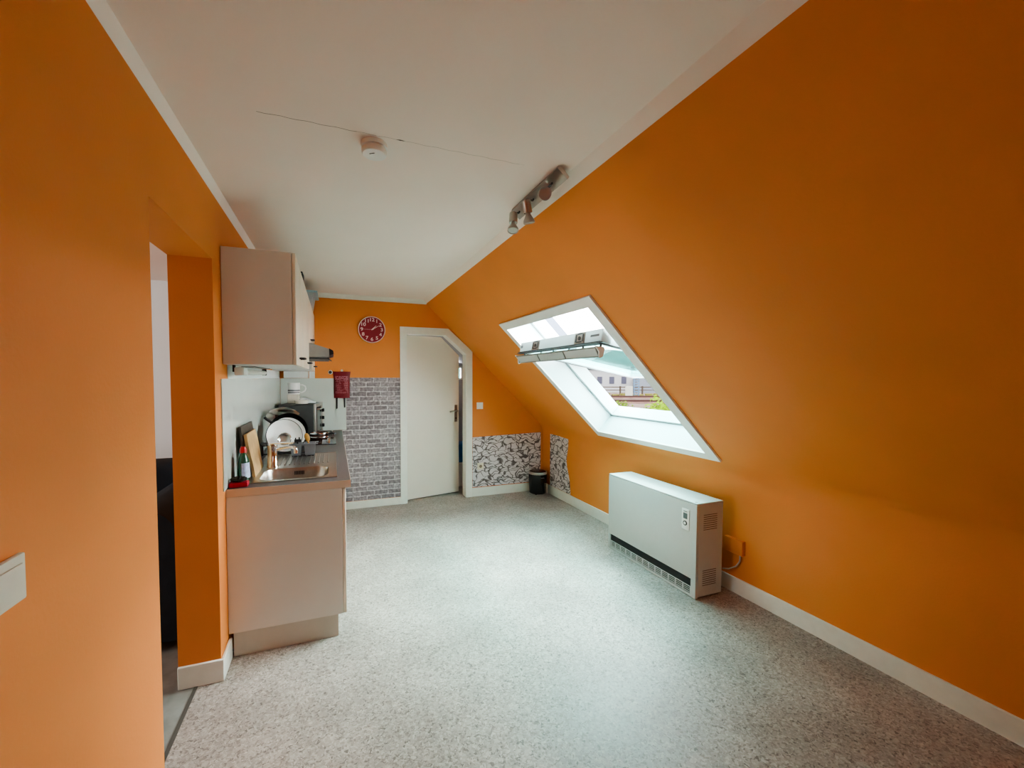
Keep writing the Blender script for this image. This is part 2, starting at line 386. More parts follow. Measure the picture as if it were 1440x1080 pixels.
# ------------------------------------------------------------------ door
g = sgroup('door_1', (.80, D, 0), 'cream interior door left ajar in a frame with a slanted corner', 'door')
b = BM()
def ring(bm, P, Q, y0, y1):
    for i in range(4):
        prism(bm, [(P[i][0], y0, P[i][1]), (P[i+1][0], y0, P[i+1][1]), (Q[i+1][0], y0, Q[i+1][1]), (Q[i][0], y0, Q[i][1])], (0, y1-y0, 0))
ring(b, OUT, inner(TW), D-.014, D-.0005)
ring(b, inner(TW-.001), inner(TW+.018), D-.010, YB)
part('door_frame', b, TRIM, g, label='cream painted door frame')
b = BM(); INL = inner(TW+.024)
th = math.radians(12.5); hx, hy = INL[0][0], D+.148
def leafp(x, z, t): # leaf swings away from the room about its left edge
    u = x-hx
    return (hx + u*math.cos(th) - t*math.sin(th), hy + u*math.sin(th) + t*math.cos(th), z)
poly = [(x, max(z, .008)) for x, z in INL]
prism(b, [leafp(x, z, -.04) for x, z in poly], Vector(leafp(0, 0, 0))-Vector(leafp(0, 0, -.04)))
leaf = part('door_leaf', b, DOORP, g, label='flat cream door leaf')
b = BM(); xr = INL[4][0]-.045
def lb(bm, x0, x1, z0, z1, t0, t1):
    prism(bm, [leafp(x0, z0, t0), leafp(x1, z0, t0), leafp(x1, z1, t0), leafp(x0, z1, t0)], Vector(leafp(0, 0, t1))-Vector(leafp(0, 0, t0)))
lb(b, xr-.02, xr+.02, .93, 1.15, -.046, -.0405)
cyl(b, leafp(xr, 1.075, -.046), leafp(xr, 1.075, -.095), .010, n=14)
tube(b, [leafp(xr, 1.075, -.092), leafp(xr-.02, 1.077, -.094), leafp(xr-.11, 1.068, -.092)], .008)
part('door_handle', b, NICKEL, leaf, label='metal lever handle on a tall plate')
b = BM(); lb(b, xr-.005, xr+.005, .965, .990, -.0465, -.046); part('keyhole', b, DARKHOLE, leaf)

# ------------------------------------------------------------------ skylight
g = sgroup('window_1', W(SI0, YI0, 0), 'white roof window in the orange slope with its sash tilted open', 'window')
b = BM()
for q in ((SO0, SI0, YO0, YO1), (SI1, SO1, YO0, YO1), (SI0, SI1, YO0, YI0), (SI0, SI1, YI1, YO1)): boxW(b, *q, -.016, -.001)
part('trim', b, WHITE, g)
b = BM(); t = .014
for q in ((SI0-t, SI0, YI0-t, YI1+t), (SI1, SI1+t, YI0-t, YI1+t), (SI0, SI1, YI0-t, YI0), (SI0, SI1, YI1, YI1+t)): boxW(b, *q, -.002, .20)
part('lining', b, LINING, g)
b = BM(); f = .035
for q in ((SI0-.05, SI0+.02, YI0-.05, YI1+.05), (SI1-.02, SI1+.05, YI0-.05, YI1+.05), (SI0, SI1, YI0-.05, YI0+f), (SI0, SI1, YI1-f, YI1+.05)): boxW(b, *q, .205, .32)
fr = part('frame', b, LINING, g)
b = BM()
for q in ((SI0+.004, SI0+.0045, YI0, YI1),): pass
for q in ((SI1-.004, SI1-.0005, YI0+.001, YI1-.001), (SI0+.0005, SI0+.004, YI0+.001, YI1-.001), (SI0, SI1, YI0+.0005, YI0+.004), (SI0, SI1, YI1-.004, YI1-.0005)): boxW(b, *q, .199, .2045)
part('seal', b, ALU, g)
b = BM()
for q in ((SI0-.17, SI0-.05, YI0-.17, YI1+.17), (SI1+.05, SI1+.22, YI0-.17, YI1+.17), (SI0-.05, SI1+.05, YI0-.17, YI0-.05), (SI0-.05, SI1+.05, YI1+.05, YI1+.17)): boxW(b, *q, .30, .345)
for q in ((SI0-.05, SI0+.62, YI0-.05, YI0-.005), (SI0-.05, SI0+.62, YI1-.03, YI1+.05)): boxW(b, *q, .3205, .40)
part('flashing', b, FLASH, g)
def translucent(name, col):
    m, nt, b_ = nmat(name); t = nt.nodes.new('ShaderNodeBsdfTranslucent'); t.inputs[0].default_value = (*col, 1)
    mx = nt.nodes.new('ShaderNodeMixShader'); mx.inputs[0].default_value = .45
    b_.inputs['Base Color'].default_value = (*col, 1)
    L(nt, b_.outputs[0], mx.inputs[1]); L(nt, t.outputs[0], mx.inputs[2]); L(nt, mx.outputs[0], nt.nodes['Material Output'].inputs['Surface']); return m
FILTER = translucent('vent_filter', (.85, .88, .88))
# sash, tilted about its middle: top rail inside the room, lower rail outside
C1, C2 = Vector((1.605, 0, 1.765)), Vector((2.875, 0, 1.532))
av = (C2-C1).normalized(); SL = (C2-C1).length; bv = Vector((av.z, 0, -av.x))
if bv.z > 0: bv = -bv                         # bv points to the side that faces the room when shut (now downwards)
def S(a, y, bb_): return C1 + av*a + bv*bb_ + Vector((0, y, 0))
def boxS(bm, a0, a1, y0, y1, b0, b1):
    vs = [bm.verts.new(S(a, y, o)) for a in (a0, a1) for y in (y0, y1) for o in (b0, b1)]
    for f in ((0, 1, 3, 2), (4, 6, 7, 5), (0, 4, 5, 1), (2, 3, 7, 6), (0, 2, 6, 4), (1, 5, 7, 3)): bm.faces.new([vs[i] for i in f])
SY0, SY1 = YI0+.012, YI1-.042
b = BM()
boxS(b, 0, .075, SY0, SY1, -.055, .030)
boxS(b, SL-.085, SL, SY0+.03, SY1, -.03, .03)
boxS(b, .075, SL-.085, SY0+.03, SY0+.105, -.03, .03); boxS(b, .075, SL-.085, SY1-.075, SY1, -.03, .03)
sash = part('sash', b, LINING, g)
b = BM(); boxS(b, .07, SL-.08, SY0+.10, SY1-.07, -.012, .006); part('pane', b, GLASS, sash)
b = BM()
boxS(b, -.012, .012, SY0-.002, SY1+.015, .0302, .034); boxS(b, -.016, .012, SY0-.002, SY1+.02, .044, .047)
boxS(b, .012, SL, SY0+.034, SY0+.042, .030, .036); boxS(b, .012, SL, SY0+.050, SY0+.056, .030, .036)
boxS(b, .012, SL, SY1-.012, SY1-.004, .030, .036)
part('seal', b, DARKRUB, sash)
for y in (3.36, 3.05, 2.85, 2.62, 2.44, 2.24): b = BM(); cyl(b, S(.02, y, .036), S(.02, y, .075), .008, n=10); part('hinge_pin', b, DARKRUB, sash)
b = BM()
prf = [(-.03, .070), (.02, .064), (.034, .074), (.030, .112), (.016, .130), (.010, .124), (.018, .108), (.016, .086), (-.024, .078)]
P0 = [S(a, SY0+.01, o) for a, o in prf]
prism(b, P0, (0, SY1-SY0-.0, 0))
flap = part('ventilation_flap', b, ALU, sash, label='grey metal ventilation bar')
b = BM()
for y0, y1 in ((SY0+.02, 2.62), (2.64, 3.02), (3.04, SY1-.02)): prism(b, [S(a_, y0, o_) for a_, o_ in ((-.024, .0795), (.0115, .1235), (.0135, .122), (-.021, .0785))], (0, y1-y0, 0))
part('filter_strip', b, FILTER, flap)
b = BM()
for y0, y1 in ((SY0+.002, SY0+.012), (SY1+.008, SY1+.018)): prism(b, [S(a, y0, o) for a, o in ((-.036, .066), (.03, .06), (.04, .074), (.034, .122), (.014, .136), (.004, .12), (.0, .095))], (0, y1-y0, 0))
part('end_cap', b, WHITE, flap)
for y in (3.13, 2.465):
    b = BM(); boxS(b, -.005, -.0002, y-.062, y+.062, -.052, .026); br = part('lock_bracket', b, NICKEL, sash, label='square metal latch plate')
    b = BM(); cyl(b, S(-.010, y, -.010), S(-.0045, y, -.010), .014, n=16); boxS(b, -.0072, -.0052, y-.05, y-.034, -.04, .016); boxS(b, -.0072, -.0052, y+.034, y+.05, -.04, .016); boxS(b, -.0072, -.0052, y-.03, y+.03, -.046, -.036); boxS(b, -.0072, -.0052, y-.03, y+.03, .012, .02)
    part('latch', b, DARKGREY, br)
b = BM(); boxS(b, -.002, -.0002, 2.245, 2.34, -.022, -.008); part('rating_plate', b, DARKGREY, sash)
b = BM(); boxS(b, -.002, -.0002, SY1-.05, SY1-.008, -.030, -.005); part('sticker', b, GREYPL, sash)

# outer roof skin around the skylight
b = BM()
for s0, s1, y0, y1 in ((-1.2, 3.3, Y0, YI0-.16), (-1.2, 3.3, YI1+.16, 6.4), (-1.2, SI0-.16, YI0-.16, YI1+.16), (SI1+.20, 3.3, YI0-.16, YI1+.16)): boxW(b, s0, s1, y0, y1, .24, .30)
struct('roof', b, ROOF)

# ------------------------------------------------------------------ wall and base cabinets
DX = -.185
def handle(par, x, y, z, vert=False):
    b = BM(); h = .045
    tube(b, [(x, y-h, z), (x+.022, y-h, z), (x+.030, y-h+.012, z), (x+.030, y+h-.012, z), (x+.022, y+h, z), (x, y+h, z)] if not vert else
         [(x, y, z-.05), (x+.024, y, z-.05), (x+.03, y, z-.04), (x+.03, y, z+.04), (x+.024, y, z+.05), (x, y, z+.05)], .006, 8)
    return part('handle', b, BLACK, par, label='dark bow handle')
def wall_cabinet(y0, y1, z0, z1, doors, hand, label):
    t = .018; xb = XL+.002; xf = DX-.020
    g = thing('wall_cabinet', (xb, y0, z0), label, 'cabinet', 'wall cabinets along the kitchen wall')
    b = BM(); y0 += .0008; y1 -= .0008
    box(b, xb, xf, y0, y0+t, z0, z1, .001, 1); box(b, xb, xf, y1-t, y1, z0, z1, .001, 1)
    box(b, xb, xf, y0+t, y1-t, z0, z0+t); box(b, xb, xf, y0+t, y1-t, z1-t, z1); box(b, xb, xb+.006, y0+t, y1-t, z0+t, z1-t)
    part('carcass', b, BEIGE, g)
    for (d0, d1), hy in zip(doors, hand):
        b = BM(); box(b, xf+.0025, DX, d0+.0015, d1-.0015, z0, z1, .003, 2); d = part('door', b, CREAM, g, label='cream cabinet door')
        if hy is not None: handle(d, DX, hy, z0+.045)
    return g
ZB, ZT = 1.5685, 2.1722
A0 = YK
wall_cabinet(A0, A0+.60, ZB, ZT, [(A0, A0+.30), (A0+.30, A0+.60)], [A0+.25, None], 'beige wall cabinet nearest the orange pillar, over the sink')
wall_cabinet(A0+.60, A0+1.26, ZB, ZT, [(A0+.60, A0+1.26)], [A0+1.05], 'cream wall cabinet between the sink cabinet and the cooker hood')
wall_cabinet(A0+1.26, A0+1.84, 1.79, ZT, [(A0+1.26, A0+1.84)], [A0+1.55], 'short wall cabinet directly above the cooker hood')
wall_cabinet(A0+1.84, D-.001, ZB, ZT, [(A0+1.84, D-.001)], [4.62], 'last wall cabinet in the corner against the back wall')

# cooker hood
HY0, HY1 = A0+1.265, A0+1.835
g = thing('cooker_hood', (XL, HY0, 1.66), 'grey slim cooker hood with its visor pulled out under the short cabinet', 'cooker hood')
b = BM(); prism(b, [(XL+.004, HY0, 1.665), (-.03, HY0, 1.672), (-.028, HY0, 1.742), (-.17, HY0, 1.788), (XL+.004, HY0, 1.788)], (0, HY1-HY0, 0)); part('housing', b, ALU, g)
b = BM(); prism(b, [(-.0295, HY0-.002, 1.748), (.004, HY0-.002, 1.728), (.006, HY0-.002, 1.700), (-.0275, HY0-.002, 1.690)], (0, HY1-HY0+.004, 0)); part('visor_edge', b, BLACK, g, label='dark front strip')
b = BM(); box(b, XL+.03, -.035, HY0+.01, HY1-.01, 1.655, 1.6645); prism(b, [(-.05, HY0+.004, 1.662), (-.036, HY0+.004, 1.668), (-.006, HY0+.004, 1.640), (-.014, HY0+.004, 1.638)], (0, .02, 0)); part('filter', b, DARKGREY, g)

# under-cabinet lamp
g = thing('cabinet_mounted_lamp', (-.475, 2.58, 1.51), 'white tube lamp hung under the nearest wall cabinet', 'lamp')
b = BM(); box(b, -.50, -.45, 2.56, 2.66, 1.510, 1.556, .008, 2); part('lamp_body', b, WHITE, g)
b = BM(); cyl(b, (-.475, 2.661, 1.533), (-.475, 3.42, 1.533), .016, n=16); part('tube', b, TUBEM, g)
b = BM(); box(b, -.49, -.46, 3.421, 3.44, 1.515, 1.56, .003, 1); part('end_cap', b, BLACK, g)
b = BM(); box(b, -.512, -.5005, 2.585, 2.61, 1.53, 1.5675); part('bracket', b, BLACK, g)
b = BM(); tube(b, [(-.47, 2.60, 1.5570), (-.43, 2.75, 1.562), (-.40, 3.0, 1.556), (-.41, 3.2, 1.561)], .003, 6); part('cable', b, BLACK, g)

# splashback and white strip
b = BM(); box(b, XL+.0005, XL+.006, YK-.045, D-.008, ZW+.002, 1.492, .001, 1)
one('splashback', b, SPLASH, (XL, YK, ZW), 'glossy white splashback along the side wall behind the sink', 'splashback')
b = BM(); box(b, XL+.007, .135, D-.006, D-.0005, ZW+.002, 1.492, .001, 1)
one('splashback', b, SPLASH, (0, D, ZW), 'white splashback panel on the back wall behind the grey oven', 'splashback')
b = BM(); box(b, XL+.0004, XL+.003, 2.58, D-.012, 1.4925, 1.567); struct('trim_4', b, SIDEWALL)
b = BM(); box(b, -.245, -.187, D-.003, D-.0004, 1.4925, 1.567); struct('trim_5', b, SIDEWALL)
g = thing('junction_box', (-.37, D, 1.493), 'white boxed cover under the corner wall cabinet, on top of the tiles', 'box cover')
b = BM(); box(b, -.486, -.250, 4.80, D-.0005, 1.4945, 1.5665, .002, 1); part('cover', b, WHITE, g)

# worktop with sink cut-out
HX0, HX1, HY_0, HY_1 = -.415, -.022, 2.600, 2.935
b = BM(); xf = .0867
for q in ((XL+.001, HX0, YK+.002, D-.001), (HX1, xf, YK+.002, D-.001), (HX0, HX1, YK+.002, HY_0), (HX0, HX1, HY_1, D-.001)): box(b, q[0], q[1], q[2], q[3], .8720, ZW)
g = thing('worktop', (XL, YK, .872), 'dark grey worktop with beige edging on the base cabinets', 'worktop')
part('slab', b, WORKTOP, g)
b = BM(); box(b, XL+.001, .0887, YK, YK+.0018, .8705, ZW+.0002); box(b, .0869, .0887, YK, D-.001, .8705, ZW+.0002); part('edging', b, EDGE, g, label='beige edging strip')

def base_cabinet(y0, y1, label, hy):
    t = .018; xb, xf = XL+.002, .0415; z0, z1 = .1374, .8705
    g = thing('base_cabinet', (xb, y0, z0), label, 'cabinet', 'base cabinets under the worktop')
    b = BM(); y0 += .0006; y1 -= .0006
    box(b, xb, xf-.001, y0, y0+t, z0, z1-.0012, .001, 1); box(b, xb, xf-.001, y1-t, y1, z0, z1-.0012, .001, 1)
    box(b, xb, xf-.001, y0+t, y1-t, z0, z0+t); box(b, xb, xb+.006, y0+t, y1-t, z0+t, z1-.0012)
    part('carcass', b, BEIGE, g)
    b = BM(); box(b, xf+.001, xf+.019, y0+.001, y1-.001, z0+.002, z1-.006, .002, 1); d = part('door', b, CREAM, g, label='cream cabinet door')
    handle(d, xf+.019, hy, z1-.07)
base_cabinet(YK, YK+.60, 'beige base cabinet with its side panel facing the room, under the sink', YK+.5)
base_cabinet(YK+.60, YK+1.20, 'base cabinet second from the pillar, under the drainer', YK+1.1)
base_cabinet(YK+1.20, YK+1.80, 'base cabinet under the hob, third from the pillar', YK+1.3)
base_cabinet(YK+1.80, D-.002, 'base cabinet in the corner by the brick wallpaper', YK+1.9)
b = BM(); box(b, XL+.02, .0143, YK+.019, YK+.034, .0005, .1368); box(b, -.001, .0143, YK+.034, D-.016, .0005, .1368)
one('plinth', b, plain('plinth_laminate', (.58, .54, .48), .5, var=.02), (XL, YK, 0), 'beige plinth board set back under the base cabinets', 'plinth')

# ------------------------------------------------------------------ sink and tap
g = thing('kitchen_sink', (-.22, 2.6, ZW), 'stainless steel sink with one bowl and a ribbed drainer', 'sink')
b = BM(); SX0, SX1, SYa, SYb = -.474, .016, 2.572, 3.442
inn = rrect(-.405, -.032, 2.612, 2.925, .075, 6)
cx, cy = -.2185, 2.7685
out = []
for x, y in inn:           # project every loop point on to the outer rectangle
    ux, uy = x-cx, y-cy
    t = min((SX1-cx)/ux if ux > 1e-6 else ((SX0-cx)/ux if ux < -1e-6 else 9), (SYb-.45-cy)/uy if uy > 1e-6 else ((SYa-cy)/uy if uy < -1e-6 else 9))
    out.append((cx+ux*t, cy+uy*t))
# exact corners
def snap(p):
    return p
zt = ZW+.0030
loops = [[(x, y, ZW+.0005) for x, y in out], [(x, y, zt) for x, y in out], [(x, y, zt) for x, y in inn]]
for k, dz_ in ((.985, -.004), (.965, -.02), (.93, -.10), (.90, -.128), (.83, -.143), (.3, -.147)):
    loops.append([(cx+(x-cx)*k, cy+(y-cy)*k, ZW+dz_) for x, y in inn])
loft(b, loops)
for c in ((SX0, SYa), (SX1, SYa), (SX0, SYb-.45), (SX1, SYb-.45)): box(b, c[0]-.0 if c[0] < -.2 else c[0]-.09, c[0]+.09 if c[0] < -.2 else c[0], c[1] if c[1] < 2.7 else c[1]-.06, c[1]+.03 if c[1] < 2.7 else c[1], ZW+.0004, zt-.0002)
part('bowl', b, STEEL, g, sharp=50)
b = BM(); box(b, SX0, SX1, SYb-.4515, SYb, ZW+.0004, zt, .001, 1); drn = part('drainer', b, STEEL, g)
b = BM()
for i in range(13): cyl(b, (-.40+i*.030, 3.03, zt), (-.40+i*.030, 3.38, zt-.0005), .005, n=8)
part('drainer_rib', b, STEEL, drn)
b = BM()
for q in ((SX0, SX0+.006, SYa, SYb), (SX1-.006, SX1, SYa, SYb), (SX0, SX1, SYa, SYa+.006), (SX0, SX1, SYb-.006, SYb)): box(b, *q, zt, zt+.002)
part('rim', b, STEEL, g)
b = BM()
for i in range(8): box(b, -.24+i*.0075, -.2355+i*.0075, 2.9085, 2.9105, ZW-.040, ZW-.016)
part('overflow_slots', b, DARKHOLE, g)

g = thing('mixer_tap', (-.375, 2.985, ZW), 'chrome mixer tap standing behind the sink bowl', 'tap')
b = BM(); lathe(b, [(0, .0035), (.035, .0035), (.035, .012), (.031, .018), (.030, .135), (.031, .14), (.031, .150), (0, .152)], Matrix.Translation((-.375, 2.985, ZW)), 32); part('tap_body', b, CHROME, g)
b = BM(); tube(b, [(-.352, 2.980, ZW+.118), (-.30, 2.955, ZW+.130), (-.26, 2.930, ZW+.139), (-.242, 2.925, ZW+.137), (-.235, 2.922, ZW+.130), (-.231, 2.922, ZW+.118)], .011, 12); part('spout', b, CHROME, g)
b = BM(); cyl(b, (-.231, 2.922, ZW+.118), (-.231, 2.922, ZW+.098), .013, n=18); part('aerator', b, CHROME, g)
b = BM(); prism(b, [(-.392, 2.965, ZW+.156), (-.245, 2.905, ZW+.163), (-.238, 2.920, ZW+.163), (-.355, 3.005, ZW+.156)], (0, 0, .008)); cyl(b, (-.375, 2.985, ZW+.1525), (-.375, 2.985, ZW+.163), .016, n=18); part('lever', b, CHROME, g)

# ------------------------------------------------------------------ things by the sink
def pz(h): return ZW+h
# boards leaning on the splashback
def board(name, ybase, xbase, w, h, t, lean, mat, label, wave=0, cut=True):
    b = BM(); n = 26
    L_ = []
    for i in range(n+1):
        v = i/n; half = w/2*(1-.06*wave*math.sin(v*math.pi*2.2)); L_.append((half, v*h))
    poly = [(-a, z) for a, z in L_] + [(a, z) for a, z in reversed(L_)]
    R = Matrix.Translation((xbase, ybase, pz(.001)))
    def P(u, z, k): # u along depth, z up the board, leaning back toward the wall (-x)
        return (xbase - z*math.sin(lean) + k*math.cos(lean), ybase + u*math.cos(.0) + z*YTILT, pz(.001) + z*math.cos(lean) + k*math.sin(lean))
    a = [b.verts.new(P(u, z, 0)) for u, z in poly]; c = [b.verts.new(P(u, z, t)) for u, z in poly]
    b.faces.new(a[::-1]); b.faces.new(c); m_ = len(a)
    for i in range(m_): b.faces.new((a[i], a[(i+1) % m_], c[(i+1) % m_], c[i]))
    o = one(name, b, mat, (xbase, ybase, ZW), label, 'cutting board', None)
    return o
YTILT = 0
board('cutting_board', 2.905, -.4775, .36, .300, .012, math.radians(7.5), WOODD, 'tall dark chopping board leaning on the splashback behind the wooden one', .6)
board('cutting_board', 2.880, -.4505, .30, .255, .016, math.radians(9.5), WOODB, 'light wooden chopping board leaning in front of the dark board', 1.0)

def bottle(x, y):
    g = thing('dish_soap_bottle', (x, y, ZW), 'green washing-up liquid bottle with red cap beside the boards', 'bottle')
    b = BM(); sh = Matrix.Translation((x, y, ZW+.001)) @ Matrix.Diagonal((.95, 1.15, 1, 1))
    lathe(b, [(0, 0), (.028, 0), (.033, .004), (.034, .05), (.030, .085), (.031, .11), (.027, .135), (.017, .158), (.013, .165), (0, .165)], sh, 28); part('bottle_body', b, BOTTLEGREEN, g)
    b = BM(); lathe(b, [(0, .1655), (.018, .1655), (.018, .182), (.014, .19), (.0125, .198), (0, .199)], Matrix.Translation((x, y, ZW+.001)), 24); part('cap', b, RED, g, label='red bottle cap')
    b = BM()
    lab = Matrix.Translation((x, y, ZW+.001)) @ Matrix.Diagonal((.98, 1.2, 1, 1))
    R = []
    for z in (.025, .05, .075, .095, .11):
        rr = .0336 if z < .06 else .0312
        R.append([b.verts.new(lab @ Vector((rr*math.cos(a), rr*math.sin(a), z))) for a in [math.radians(-95 + 110*k/10) for k in range(11)]])
    for a, c in zip(R, R[1:]):
        for k in range(10): b.faces.new((a[k], a[k+1], c[k+1], c[k]))
    part('bottle_label', b, LABELBLUE, g, label='pale blue paper label')
bottle(-.478, 2.635)
b = BM(); box(b, -.525, -.437, 2.50, 2.562, pz(.001), pz(.026), .005, 2)
one('sponge', b, plain('red_sponge', (.42, .008, .03), .8, var=.15, scale=150, bump=.6, bscale=300), (-.48, 2.53, ZW), 'red sponge lying at the near corner of the worktop', 'sponge')
b = BM(); bmesh.ops.create_icosphere(b, subdivisions=4, radius=1, matrix=Matrix.Translation((-.482, 2.531, pz(.0405))) @ Matrix.Diagonal((.040, .026, .0145, 1)))
for v in b.verts:
    k = 1+.10*math.sin(v.co.x*700)*math.sin(v.co.y*900+v.co.z*500)+random.uniform(-.07, .07)
    c = Vector((-.482, 2.531, pz(.0405))); v.co = c+(v.co-c)*k
    v.co.z = max(v.co.z, pz(.0263))
one('scouring_pad', b, WOOL, (-.482, 2.53, pz(.026)), 'dark wire scourer resting on the red sponge', 'scourer')

# dish rack behind the tap with plates and pans
RY0, RY1, RX0, RX1 = 3.455, 3.80, -.50, -.20
g = thing('dish_rack', (-.35, 3.6, ZW), 'dark wire dish rack holding plates behind the tap', 'dish rack')
b = BM()
for z in (.012, .075):
    tube(b, [(RX0, RY0, pz(z)), (RX1, RY0, pz(z)), (RX1, RY1, pz(z)), (RX0, RY1, pz(z)), (RX0, RY0, pz(z))], .004, 8)
for x in (RX0, RX1):
    for y in (RY0, RY1): cyl(b, (x, y, pz(.001)), (x, y, pz(.078)), .005, n=8)
part('rack_frame', b, BLACK, g)
b = BM()
for i in range(7):
    x = RX0+.03+i*.04
    tube(b, [(x, RY0, pz(.012)), (x, RY1, pz(.012))], .0025, 6)
part('rack_wire', b, BLACK, g)
b = BM(); box(b, RX0-.012, RX0+.03, RY0-.012, RY0+.04, pz(.078), pz(.10), .004, 1); part('rack_corner', b, GREYPL, g)

def plate(c, r, tilt, label, mat=ENAMEL, rimmat=BLACK):
    ax = Vector((.30, -math.cos(tilt), math.sin(tilt)+.12))
    g = thing('plate', (c[0], c[1], c[2]-r), label, 'plate', 'plates in the dish rack')
    b = BM(); M = at(c, ax)
    lathe(b, [(0, .002), (r*.60, .002), (r*.66, .006), (r*.97, .016), (r*.985, .018), (r*.985, .014), (r*.66, .001), (r*.55, -.004), (0, -.004)], M, 56); part('dish', b, mat, g)
    b = BM(); lathe(b, [(r*.968, .0165), (r*.985, .0188), (r, .018), (r, .013), (r*.986, .0135)], M, 56); part('rim', b, rimmat, g, label='dark rim line')
plate((-.352, 3.455, pz(.145)), .128, math.radians(14), 'white plate with dark rim standing at the front of the dish rack')
plate((-.335, 3.515, pz(.150)), .128, math.radians(14), 'white plate just behind the front plate in the rack', ENAMEL, ENAMEL)
# black pan behind the plates
g = thing('frying_pan', (-.34, 3.6, pz(.02)), 'black frying pan upright behind the white plates', 'pan')
b = BM(); M = at((-.335, 3.60, pz(.160)), (.08, -.97, .24))
lathe(b, [(0, .004), (.105, .004), (.115, .01), (.138, .045), (.141, .045), (.119, .006), (.108, 0), (0, 0)], M, 56); part('pan_body', b, PANBLACK, g)
b = BM(); tube(b, [M @ Vector((-.12, .06, .03)), M @ Vector((-.16, .085, .045)), M @ Vector((-.175, .10, .05))], .010, 8); part('pan_handle', b, BLACK, g)
# steel colander on top
g = thing('steel_colander', (-.38, 3.68, pz(.25)), 'shiny steel bowl balanced upside down on top of the dish rack', 'bowl')
b = BM(); lathe(b, [(.0, .032), (.05, .030), (.085, .014), (.105, .0), (.112, -.003), (.112, -.006), (.103, -.004), (.083, .010), (.05, .026), (0, .028)], at((-.375, 3.73, pz(.305)), (.12, -.15, 1)), 48); part('steel_bowl', b, STEEL, g)
b = BM(); lathe(b, [(0, .003), (.03, .003), (.034, 0), (.03, -.003), (0, -.003)], at((-.468, 3.66, pz(.277)), (-.1, -1, .15)), 32); part('steel_handle', b, NICKEL, g)
# round metal strainer in front of the plate
g = thing('sink_strainer', (-.352, 3.40, pz(.10)), 'round metal strainer leaning on the front plate', 'strainer')
b = BM(); M = at((-.345, 3.395, pz(.130)), (.05, -1, .2))
lathe(b, [(0, -.012), (.02, -.012), (.034, -.004), (.040, .004), (.047, .004), (.047, .006), (.040, .006), (.033, -.001), (.02, -.009), (0, -.009)], M, 36); part('mesh_cup', b, STEEL, g)
b = BM(); lathe(b, [(.040, .0045), (.044, .0085), (.048, .0045), (.044, .002), (.040, .0045)], M, 36); part('rim', b, CHROME, g)
# cutlery caddy
def caddy():
    g = thing('cutlery_caddy', (-.21, 3.41, ZW), 'grey plastic cutlery holder hooked at the front of the dish rack', 'cutlery holder')
    b = BM()
    for x0, x1 in ((-.300, -.222), (-.208, -.128)):
        t = .003; z0, z1 = pz(.012), pz(.098); y0, y1 = 3.315, 3.395; k = .008
        lp = lambda e, z, i=0: [(x0+e+i, y0+e+i, z), (x1-e-i, y0+e+i, z), (x1-e-i, y1-e-i, z), (x0+e+i, y1-e-i, z)]
        R = loft(b, [lp(k, z0), lp(0, z1), lp(0, z1, t), lp(k, z0+.004, t)]); b.faces.new(R[0][::-1])
    box(b, -.224, -.206, 3.32, 3.39, pz(.080), pz(.092))
    part('cup', b, GREYPL, g)
    b = BM()
    for y0, y1 in ((3.306, 3.3148), (3.3952, 3.404)): box(b, -.306, -.110, y0, y1, pz(.092), pz(.101), .002, 1)
    part('rim', b, GREYPL, g)
    b = BM(); box(b, -.29, -.14, 3.33, 3.385, pz(.0035), pz(.0115)); part('foot', b, BLACK, g)
caddy()
b = BM(); tube(b, [(-.172, 3.352, pz(.02)), (-.178, 3.352, pz(.10)), (-.182, 3.35, pz(.118))], .006, 8)
bmesh.ops.create_uvsphere(b, u_segments=16, v_segments=10, radius=1, matrix=at((-.187, 3.35, pz(.140)), (-.25, 0, 1)) @ Matrix.Diagonal((.018, .007, .034, 1)))
one('wooden_spoon', b, SPATWOOD, (-.175, 3.352, pz(.02)), 'wooden spoon standing in the cutlery holder', 'spoon')
b = BM(); tube(b, [(-.255, 3.352, pz(.02)), (-.252, 3.352, pz(.11))], .006, 8); box(b, -.275, -.228, 3.346, 3.354, pz(.108), pz(.130), .003, 1); box(b, -.27, -.262, 3.346, 3.354, pz(.13), pz(.142)); box(b, -.245, -.237, 3.346, 3.354, pz(.13), pz(.145))
one('kitchen_utensil', b, BLACK, (-.255, 3.352, pz(.02)), 'dark plastic utensil sticking out of the cutlery holder', 'utensil')

# hob and pan
g = thing('hob', (-.2, 3.95, ZW), 'dark built-in hob set in the worktop beside the drainer', 'hob')
b = BM(); box(b, -.46, .02, 3.86, 4.30, ZW+.0005, ZW+.005, .002, 1); part('glass_plate', b, BLACKGLOSS, g)
b = BM(); box(b, -.10, -.01, 3.88, 4.14, ZW+.0052, ZW+.0065); part('control_strip', b, GREYPL, g)
for y in (3.91, 3.97, 4.03, 4.09):
    b = BM(); lathe(b, [(0, .0068), (.016, .0068), (.015, .022), (.012, .024), (0, .024)], Matrix.Translation((-.045, y, ZW)), 20); part('knob', b, CHROME, g)
g = thing('saucepan', (-.135, 4.36, ZW), 'shallow shiny brown pan on the worktop next to the oven', 'pan')
b = BM(); PX, PY = -.128, 4.235
lathe(b, [(0, .007), (.076, .007), (.080, .012), (.085, .045), (.088, .062), (.084, .063), (.081, .046), (.076, .014), (0, .012)], Matrix.Translation((PX, PY, ZW)), 44); part('pan_body', b, BROWN, g)
b = BM(); lathe(b, [(.0885, .050), (.092, .058), (.090, .066), (.084, .066), (.0845, .0635), (.0885, .062)], Matrix.Translation((PX, PY, ZW)), 44); part('rim', b, CHROME, g)
b = BM(); lathe(b, [(.0865, .020), (.0885, .024), (.0875, .030), (.0855, .028)], Matrix.Translation((PX, PY, ZW)), 44); part('chrome_band', b, CHROME, g)
